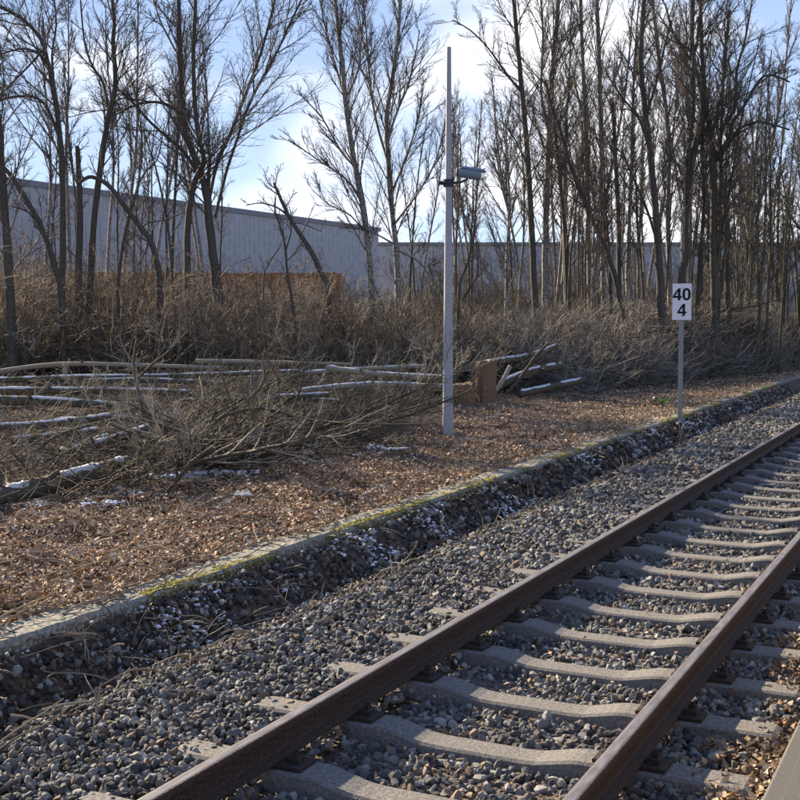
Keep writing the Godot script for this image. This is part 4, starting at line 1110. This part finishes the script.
func ballast() -> void:
	var root := Node3D.new()
	root.name = "ballast"
	add_child(root)
	setting(root, "grey crushed stone ballast around the sleepers", "ballast")
	var kinds := [stone_mesh(1), stone_mesh(2), stone_mesh(3), stone_mesh(4)]
	var where := [[], [], [], []]
	var tint := [PackedColorArray(), PackedColorArray(), PackedColorArray(), PackedColorArray()]
	var single := []
	rng.seed = 17
	var z := -2.6
	while z > -34.0:
		var depth := -z
		var step := 0.034 if depth < 9.0 else (0.044 if depth < 15.0 else 0.06)
		var x := -5.1
		while x < -0.53:
			x += step
			if not seen(x, z, 1.0):
				continue
			var px := x + rng.randf_range(-0.5, 0.5) * step
			var pz := z + rng.randf_range(-0.5, 0.5) * step
			# in the ditch stones lie sparsely under leaf mould
			if px < -4.35 and rng.randf() < clampf((-4.35 - px) * 2.2, 0.0, 0.62):
				continue
			if px > -0.95 and rng.randf() < 0.45:
				continue
			var size := step * rng.randf_range(0.55, 0.95) * (1.35 if rng.randf() < 0.12 else 1.0)
			var y := profile(px) + rng.randf_range(0.0, 0.028)
			var along := fposmod(-pz - 5.36 + 0.364, 0.728) - 0.364
			if (px > -3.26 or (px > -3.36 and rng.randf() < 0.5)) and px > -3.5 and px < -0.98 and absf(along) < 0.135:
				# beside and under a sleeper's flank only
				if absf(along) < 0.09 or rng.randf() < 0.5:
					continue
				y -= 0.03
			elif px > -2.86 and px < -1.5:
				y += 0.012 * cos(along * 8.0) - 0.01
			else:
				y += 0.035
			if px > -3.70 and px < -3.20:
				y += 0.022
			y += 0.018 * bumps.get_noise_2d(px * 110.0, pz * 110.0)
			var t := Transform3D(turned().scaled(Vector3.ONE * size), Vector3(px, y, pz))
			var g := 0.045 + 0.14 * pow(rng.randf(), 1.5)
			var c := Color(g * 1.03, g * 0.97, g * 0.87)
			var pick := rng.randf()
			if pick < 0.10:
				c = Color(0.20, 0.145, 0.10) * rng.randf_range(0.5, 1.1)
			elif pick < 0.22:
				c = Color(0.26, 0.25, 0.225) * rng.randf_range(0.7, 1.1)
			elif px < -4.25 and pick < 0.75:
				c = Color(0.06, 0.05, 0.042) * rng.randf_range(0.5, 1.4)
			c.a = 1.0
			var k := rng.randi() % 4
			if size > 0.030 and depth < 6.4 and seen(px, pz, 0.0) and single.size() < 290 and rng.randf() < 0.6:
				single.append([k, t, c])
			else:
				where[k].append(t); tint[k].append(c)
		z -= step
	for k in 4:
		scatter("loose_stones", kinds[k], M.stone, where[k], tint[k], root)
	var greys := []
	for k in 6:
		var g: float = [0.06, 0.085, 0.11, 0.15, 0.19, 0.26][k]
		greys.append(plain(Color(g * 1.03, g * 0.98, g * 0.9), 0.85))
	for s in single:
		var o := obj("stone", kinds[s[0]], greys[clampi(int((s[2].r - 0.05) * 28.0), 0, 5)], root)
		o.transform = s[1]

func litter() -> void:
	var kinds := [leaf_mesh(5, 0.5), leaf_mesh(6, 0.9), leaf_mesh(7, 0.25)]
	var where := [[], [], []]
	var tint := [PackedColorArray(), PackedColorArray(), PackedColorArray()]
	rng.seed = 23
	var tones := [Color(0.35, 0.235, 0.14), Color(0.27, 0.165, 0.095), Color(0.42, 0.31, 0.20), Color(0.14, 0.09, 0.058), Color(0.48, 0.395, 0.285)]
	var add := func(x: float, z: float, y: float, flat: float, size: float) -> void:
		var damp := patches.get_noise_2d(x * 1.1 + 200.0, z * 1.1) + 0.5 * patches.get_noise_2d(x * 5.0, z * 5.0 + 300.0)
		var b := Basis.from_euler(Vector3(rng.randf_range(-1, 1) * flat, rng.randf() * TAU, rng.randf_range(-1, 1) * flat + (PI if rng.randf() < 0.4 else 0.0)))
		var k := rng.randi() % 3
		where[k].append(Transform3D(b.scaled(Vector3.ONE * size), Vector3(x, y, z)))
		var c: Color = tones[rng.randi() % 5] * rng.randf_range(0.7, 1.25) * (0.55 if damp > 0.22 else 1.12) * leaf_tone
		c.a = 1.0
		tint[k].append(c)
	# the strip behind the kerb
	for i in 270000:
		var depth := 6.0 + 36.0 * pow(rng.randf(), 1.5)
		var side := rng.randf_range(-0.40, 0.36) * depth
		var x := -0.4426 * depth + 0.8967 * side
		var z := -0.8967 * depth - 0.4426 * side
		if x > -5.17 or x < -15.0:
			continue
		if x > -5.40 and patches.get_noise_2d(z * 1.2, x * 4.0) < 0.0 + (x + 5.4) * 2.0 - clampf((-z - 10.0) * 0.03, 0.0, 0.5):
			continue
		var y := maxf(ground(x, z), 0.165 if x > -5.45 else -9.0)
		if x < -9.5 and rng.randf() < 0.5:
			continue
		add.call(x, z, y + rng.randf_range(0.004, 0.035), 0.8, (0.017 + 0.05 * pow(rng.randf(), 1.6)) * (1.7 if rng.randf() < 0.03 else 1.0))
	# blown into the ditch
	for i in 22000:
		var z := -3.0 - 32.0 * rng.randf()
		var x := rng.randf_range(-5.12, -3.9)
		if patches.get_noise_2d(x * 1.5 + 40.0, z * 0.9) < (-0.08 if x < -4.25 or x > -4.0 and x < -4.2 else 0.12) or not seen(x, z, 1.0):
			continue
		leaf_tone = 0.55  # leaves in the ditch get a darker tone than the rest
		add.call(x, z, profile(x) + rng.randf_range(0.02, 0.05), 0.6, rng.randf_range(0.03, 0.06))
	leaf_tone = 1.0
	# against the platform
	for i in 14000:
		var z := -3.0 - 12.0 * rng.randf()
		var x := rng.randf_range(-1.25, -0.54)
		if rng.randf() > clampf((x + 1.25) * 4.0, 0.05, 1.0) or patches.get_noise_2d(x * 2.0, z * 1.2 + 9.0) < -0.12:
			continue
		add.call(x, z, -0.06 + rng.randf_range(0.0, 0.06), 0.8, rng.randf_range(0.03, 0.06))
	# stray leaves between the rails
	for i in 500:
		var z := -3.0 - 20.0 * rng.randf()
		add.call(rng.randf_range(-4.0, -1.0), z, -0.045 + rng.randf_range(0.0, 0.02), 0.5, rng.randf_range(0.025, 0.045))
	var root := Node3D.new()
	root.name = "leaf_litter"
	add_child(root)
	setting(root, "rusty brown dead leaves covering the ground", "leaves", "stuff")
	for k in 3:
		scatter("leaves", kinds[k], M.leaf, where[k], tint[k], root)
	# broken twigs lying on the leaves
	var tw := Shape.new()
	rng.seed = 29
	var pts := PackedVector3Array(); var rad := PackedFloat32Array()
	wander(Vector3(-0.5, 0, 0), Vector3(1, 0.02, 0), 1.0, 0.011, 0.006, 5, 0.12, 0.0, pts, rad)
	tw.tube(pts, rad, 4)
	var tm := tw.mesh()
	var w := []
	var tc := PackedColorArray()
	for i in 5200:
		var depth := 5.0 + 30.0 * pow(rng.randf(), 1.4)
		var side := rng.randf_range(-0.38, 0.36) * depth
		var x := -0.4426 * depth + 0.8967 * side
		var z := -0.8967 * depth - 0.4426 * side
		if x < -13.0 or x > -3.75 or (x > -5.13 and rng.randf() < (0.93 if x > -4.2 else 0.6)):
			continue
		var l := rng.randf_range(0.06, 0.3)
		w.append(Transform3D(Basis.from_euler(Vector3(0, rng.randf() * TAU, rng.randf_range(-0.3, 0.3))).scaled(Vector3(l, rng.randf_range(0.3, 0.8), rng.randf_range(0.3, 0.8))), Vector3(x, maxf(ground(x, z), 0.16 if x < -5.13 and x > -5.45 else -1.0) + rng.randf_range(0.02, 0.06) + (0.04 if x > -5.13 else 0.0), z)))
		tc.append(Color(0.34, 0.28, 0.20).lerp(Color(0.14, 0.11, 0.08), rng.randf()))
	setting(scatter("fallen_twigs", tm, M.stick, w, tc), "broken twigs strewn on the leaves and in the ditch", "twigs", "stuff")

func furniture() -> void:
	# tapered lamp mast with a floodlight on a short arm
	var o := thing("lamp_post", "tall tapered grey mast with one floodlight on a short arm", "lamp post", Vector3(-7.62, 0.12, -17.13), deg_to_rad(33.0))
	var s := Shape.new()
	s.smooth = false
	var prof := []
	for e in [[0.077, -0.3], [0.077, 0.0], [0.049, 3.6], [0.031, 6.0]]:
		var h: float = e[0]; var c := h * 0.82
		prof.append([Vector3(c, e[1], h), Vector3(h, e[1], c), Vector3(h, e[1], -c), Vector3(c, e[1], -h), Vector3(-c, e[1], -h), Vector3(-h, e[1], -c), Vector3(-h, e[1], c), Vector3(-c, e[1], h)])
	for i in 3:
		for k in 8:
			s.quad(prof[i][(k + 1) % 8], prof[i][k], prof[i + 1][k], prof[i + 1][(k + 1) % 8])
	for k in 8:
		s.tri(prof[3][(k + 1) % 8], prof[3][k], Vector3(0, 6.01, 0))
	obj("pole", s.mesh(), M.mast, o)
	var ha := Shape.new()
	box(ha, Vector3(-0.045, 0.55, 0.062), Vector3(0.045, 0.95, 0.0795), 0.006)
	obj("access_hatch", ha.mesh(), M.mast, o)
	var cl := Shape.new()
	lathe(cl, [[0.0, -0.055], [0.085, -0.055], [0.085, 0.055], [0.0, 0.055]], 12, Vector3(0, 3.94, 0))
	lathe(cl, [[0.0, 0.0], [0.03, 0.0], [0.03, 0.11], [0.0, 0.11]], 8, Vector3(-0.05, 3.94, 0), Basis(Vector3.BACK, PI / 2))
	obj("clamp", cl.mesh(), M.dark_metal, o)
	var ar := Shape.new()
	ar.tube(PackedVector3Array([Vector3(0.06, 3.94, 0), Vector3(0.2, 3.96, 0.01), Vector3(0.30, 4.0, 0.02)]), PackedFloat32Array([0.02, 0.018, 0.018]), 8, true)
	obj("arm", ar.mesh(), M.dark_metal, o)
	var lamp := Node3D.new()
	lamp.name = "lamp_head"
	o.add_child(lamp)
	lamp.position = Vector3(0.33, 4.09, 0.02)
	lamp.rotation = Vector3(0, 0, -0.14)
	var hs := Shape.new()
	lathe(hs, [[0.0, -0.20], [0.05, -0.20], [0.078, -0.17], [0.085, -0.05], [0.085, 0.14], [0.078, 0.17]], 14, Vector3.ZERO, Basis(Vector3.BACK, -PI / 2))
	obj("housing", hs.mesh(), M.lamp, lamp)
	var vs := Shape.new()
	box(vs, Vector3(-0.16, 0.055, -0.083), Vector3(0.235, 0.093, 0.083), 0.03)
	obj("visor", vs.mesh(), M.lamp, lamp)
	var ln := Shape.new()
	lathe(ln, [[0.074, 0.165], [0.0, 0.172]], 14, Vector3.ZERO, Basis(Vector3.BACK, -PI / 2))
	obj("lens", ln.mesh(), M.glass, lamp)
	var cap := Shape.new()
	lathe(cap, [[0.0, -0.215], [0.055, -0.212], [0.06, -0.19]], 14, Vector3.ZERO, Basis(Vector3.BACK, -PI / 2))
	obj("end_cap", cap.mesh(), M.dark_metal, lamp)

	# kilometre board
	var g := thing("kilometre_sign", "white board reading 40 over 4 on a grey post at the kerb", "sign", Vector3(-5.07, 0.0, -21.8), deg_to_rad(14.0))
	var post := Shape.new()
	# open channel section
	box(post, Vector3(-0.04, -0.3, -0.006), Vector3(0.04, 2.28, 0.0), 0.0)
	box(post, Vector3(-0.04, -0.3, -0.045), Vector3(-0.034, 2.28, -0.0065), 0.0)
	box(post, Vector3(0.034, -0.3, -0.045), Vector3(0.04, 2.28, -0.0065), 0.0)
	obj("post", post.mesh(), M.zinc, g)
	var plate := Shape.new()
	box(plate, Vector3(-0.168, 1.93, 0.003), Vector3(0.168, 2.585, 0.012), 0.002)
	var pl := obj("board", plate.mesh(), M.white, g)
	var font := SystemFont.new()
	font.font_names = PackedStringArray(["Droid Sans"])
	font.font_weight = 600
	for t in [["40", 2.385, 0.0], ["4", 2.105, 0.0]]:
		var tm := TextMesh.new()
		tm.text = t[0]
		tm.font = font
		tm.font_size = 64
		tm.pixel_size = 0.0047
		tm.depth = 0.003
		var d := obj("numeral", tm, M.black, pl)
		d.position = Vector3(t[2], t[1], 0.0142)
	for y in [2.0, 2.5]:
		var b := Shape.new()
		lathe(b, [[0.011, 0.0], [0.011, 0.006], [0.0, 0.008]], 8, Vector3(0, y, 0.012), Basis(Vector3.RIGHT, PI / 2))
		obj("bolt", b.mesh(), M.zinc, pl)

func small_things() -> void:
	# old snow lingering in the shade: half melted grains and cushions
	var grain := SphereMesh.new()
	grain.radius = 1.0; grain.height = 2.0; grain.radial_segments = 8; grain.rings = 5
	var sets := [["faint old snow caught between the dark stones under the kerb", -5.1, -4.4, -30.0, -3.6, 16000, 0.08, 0.03, 0.016], ["snow scraps on the ground along the foremost log", -9.0, -7.9, -12.2, -8.8, 2600, 0.27, 0.03, 0.035], ["thin snow line on the leaves below the lopped branches", -8.4, -7.4, -15.5, -12.8, 1500, 0.42, 0.03, 0.03], ["snow remnants on the ground beyond the right rail", -1.35, -0.95, -9.5, -5.0, 900, 0.24, 0.03, 0.025]]
	sets[3][0] = "snow remnants on the stones between rail and platform"
	for q in sets:
		var sw := []
		var sc := PackedColorArray()
		rng.seed = int(q[5])
		for i in int(q[5]):
			var z := rng.randf_range(q[3], q[4])
			var x := rng.randf_range(q[1], q[2])
			var v := patches.get_noise_2d(x * 1.6 + 5.0, z * 1.3) + 0.7 * patches.get_noise_2d(x * 7.0, z * 7.0 + 50.0)
			if v < q[6]:
				continue
			var r: float = q[8] * rng.randf_range(0.35, 1.0) * clampf((v - q[6]) * 4.0, 0.4, 1.2)
			sw.append(Transform3D(Basis.from_euler(Vector3(rng.randf_range(-0.4, 0.4), rng.randf() * TAU, rng.randf_range(-0.4, 0.4))).scaled(Vector3(r * 1.3, r * 0.75, r)), Vector3(x, ground(x, z) + q[7] + rng.randf_range(-0.012, 0.012), z)))
			var w := rng.randf_range(0.5, 0.82)
			sc.append(Color(w, w * 1.01, w * 1.03))
		setting(scatter("snow", grain, M.grain, sw, sc), q[0], "snow", "stuff")
	# moss cushions along the arris of the kerb
	var where := []
	var tint := PackedColorArray()
	rng.seed = 88
	var cushion := stone_mesh(9)
	for i in 26000:
		var z := -3.0 - 30.0 * pow(rng.randf(), 1.3)
		var here := patches.get_noise_2d(z * 0.8, 70.0)
		var off := absf(rng.randfn(0.0, 0.05 + 0.05 * clampf(here, 0.0, 1.0)))
		if here < -0.10 or off > 0.2 or patches.get_noise_2d(z * 8.0, off * 30.0) < -0.1:
			continue
		var x := -5.142 - off + 0.004
		var y := 0.146
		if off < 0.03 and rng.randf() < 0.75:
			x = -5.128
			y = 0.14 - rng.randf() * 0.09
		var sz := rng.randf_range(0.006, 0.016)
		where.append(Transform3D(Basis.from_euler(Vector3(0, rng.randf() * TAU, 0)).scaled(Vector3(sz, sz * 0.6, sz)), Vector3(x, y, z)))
		tint.append(Color(0.34, 0.275, 0.06).lerp(Color(0.13, 0.125, 0.035), rng.randf() if off > 0.02 else 0.5 + 0.5 * rng.randf()))  # real moss, but on the kerb face its tint is darkened to paint in shade
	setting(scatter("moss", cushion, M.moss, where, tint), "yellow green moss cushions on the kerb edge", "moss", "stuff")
	# dry stalks in the ditch and on the shoulder
	var spots := [[-4.62, -6.1, 0.42], [-4.75, -6.5, 0.36], [-4.5, -6.3, 0.4], [-4.85, -5.6, 0.3], [-4.4, -5.2, 0.34], [-4.6, -7.6, 0.3], [-4.3, -8.6, 0.3], [-4.7, -9.4, 0.28], [-4.45, -11.0, 0.3], [-4.8, -13.2, 0.35], [-3.95, -4.55, 0.3], [-3.75, -5.0, 0.28], [-4.6, -16.5, 0.4], [-4.4, -19.0, 0.4], [-4.7, -20.5, 0.45], [-4.9, -18.1, 0.4], [-1.08, -4.75, 0.25], [-1.15, -4.55, 0.22]]
	var n := 0
	for p in spots:
		rng.seed = 950 + n
		n += 1
		var o := thing("dry_stalk", "pale dry weed stalk %s" % ("by the rail near the platform" if p[0] > -2.0 else "rising from the stones between kerb and track"), "plant", Vector3(p[0], profile(p[0]) - 0.02, p[1]), rng.randf() * TAU, "dry stalks along the track")
		var s := Shape.new()
		for k in 3:
			var pts := PackedVector3Array(); var rad := PackedFloat32Array()
			wander(Vector3.ZERO, Vector3(rng.randf_range(-0.9, 0.9), 1, rng.randf_range(-0.9, 0.9)), p[2] * rng.randf_range(0.6, 1.25), 0.006, 0.0025, 6, 0.28, -0.04, pts, rad)
			s.tube(pts, rad, 5)
			if k == 0:
				clothe(s, pts, rad, 0.4, 4, 0.12, 2, {"angle": [0.4, 0.9], "lift": 0.0, "droop": 0.0, "bend": 0.2, "kids": [0, 0], "ratio": 0.4, "thick": [0.003, 0.003, 0.003], "fine": 0.0015})
		obj("stalk", s.mesh(), M.pale_wood, o)
	# scraps on the leaves
	var pa := thing("paper_scrap", "crumpled white scrap lying on the leaves near the sign", "litter", Vector3(-6.53, 0.2, -25.3), 0.3)
	var ps := Shape.new()
	ps.smooth = false
	rng.seed = 4
	var grid := []
	for j in 4:
		var line := []
		for i in 6:
			line.append(Vector3(-0.17 + i * 0.068 + rng.randf_range(-0.015, 0.015), rng.randf_range(0.0, 0.07), -0.09 + j * 0.06 + rng.randf_range(-0.012, 0.012)))
		grid.append(line)
	for j in 3:
		for i in 5:
			ps.quad(grid[j][i], grid[j][i + 1], grid[j + 1][i + 1], grid[j + 1][i])
	obj("sheet", ps.mesh(), M.white, pa)
	var gp := thing("green_plant", "small fresh green plant on the leaves near the sign", "plant", Vector3(-6.25, 0.13, -25.1))
	var lm := leaf_mesh(40, 0.4)
	var gm := plain(Color(0.13, 0.22, 0.03), 0.7)
	for k in 26:
		var l := obj("leaf", lm, gm, gp)
		l.transform = Transform3D(Basis.from_euler(Vector3(rng.randf_range(-0.6, 0.6), rng.randf() * TAU, rng.randf_range(0.2, 1.1))).scaled(Vector3.ONE * rng.randf_range(0.07, 0.13)), Vector3(rng.randf_range(-0.16, 0.16), rng.randf_range(0.04, 0.12), rng.randf_range(-0.16, 0.16)))
	var fs := thing("flat_stone", "pale flat stone lying on the leaves below the brush", "stone", Vector3(-7.03, 0.17, -10.5), 0.4)
	var f := obj("slab", stone_mesh(14), plain(Color(0.42, 0.39, 0.34), 0.9), fs)
	f.scale = Vector3(0.14, 0.04, 0.07)
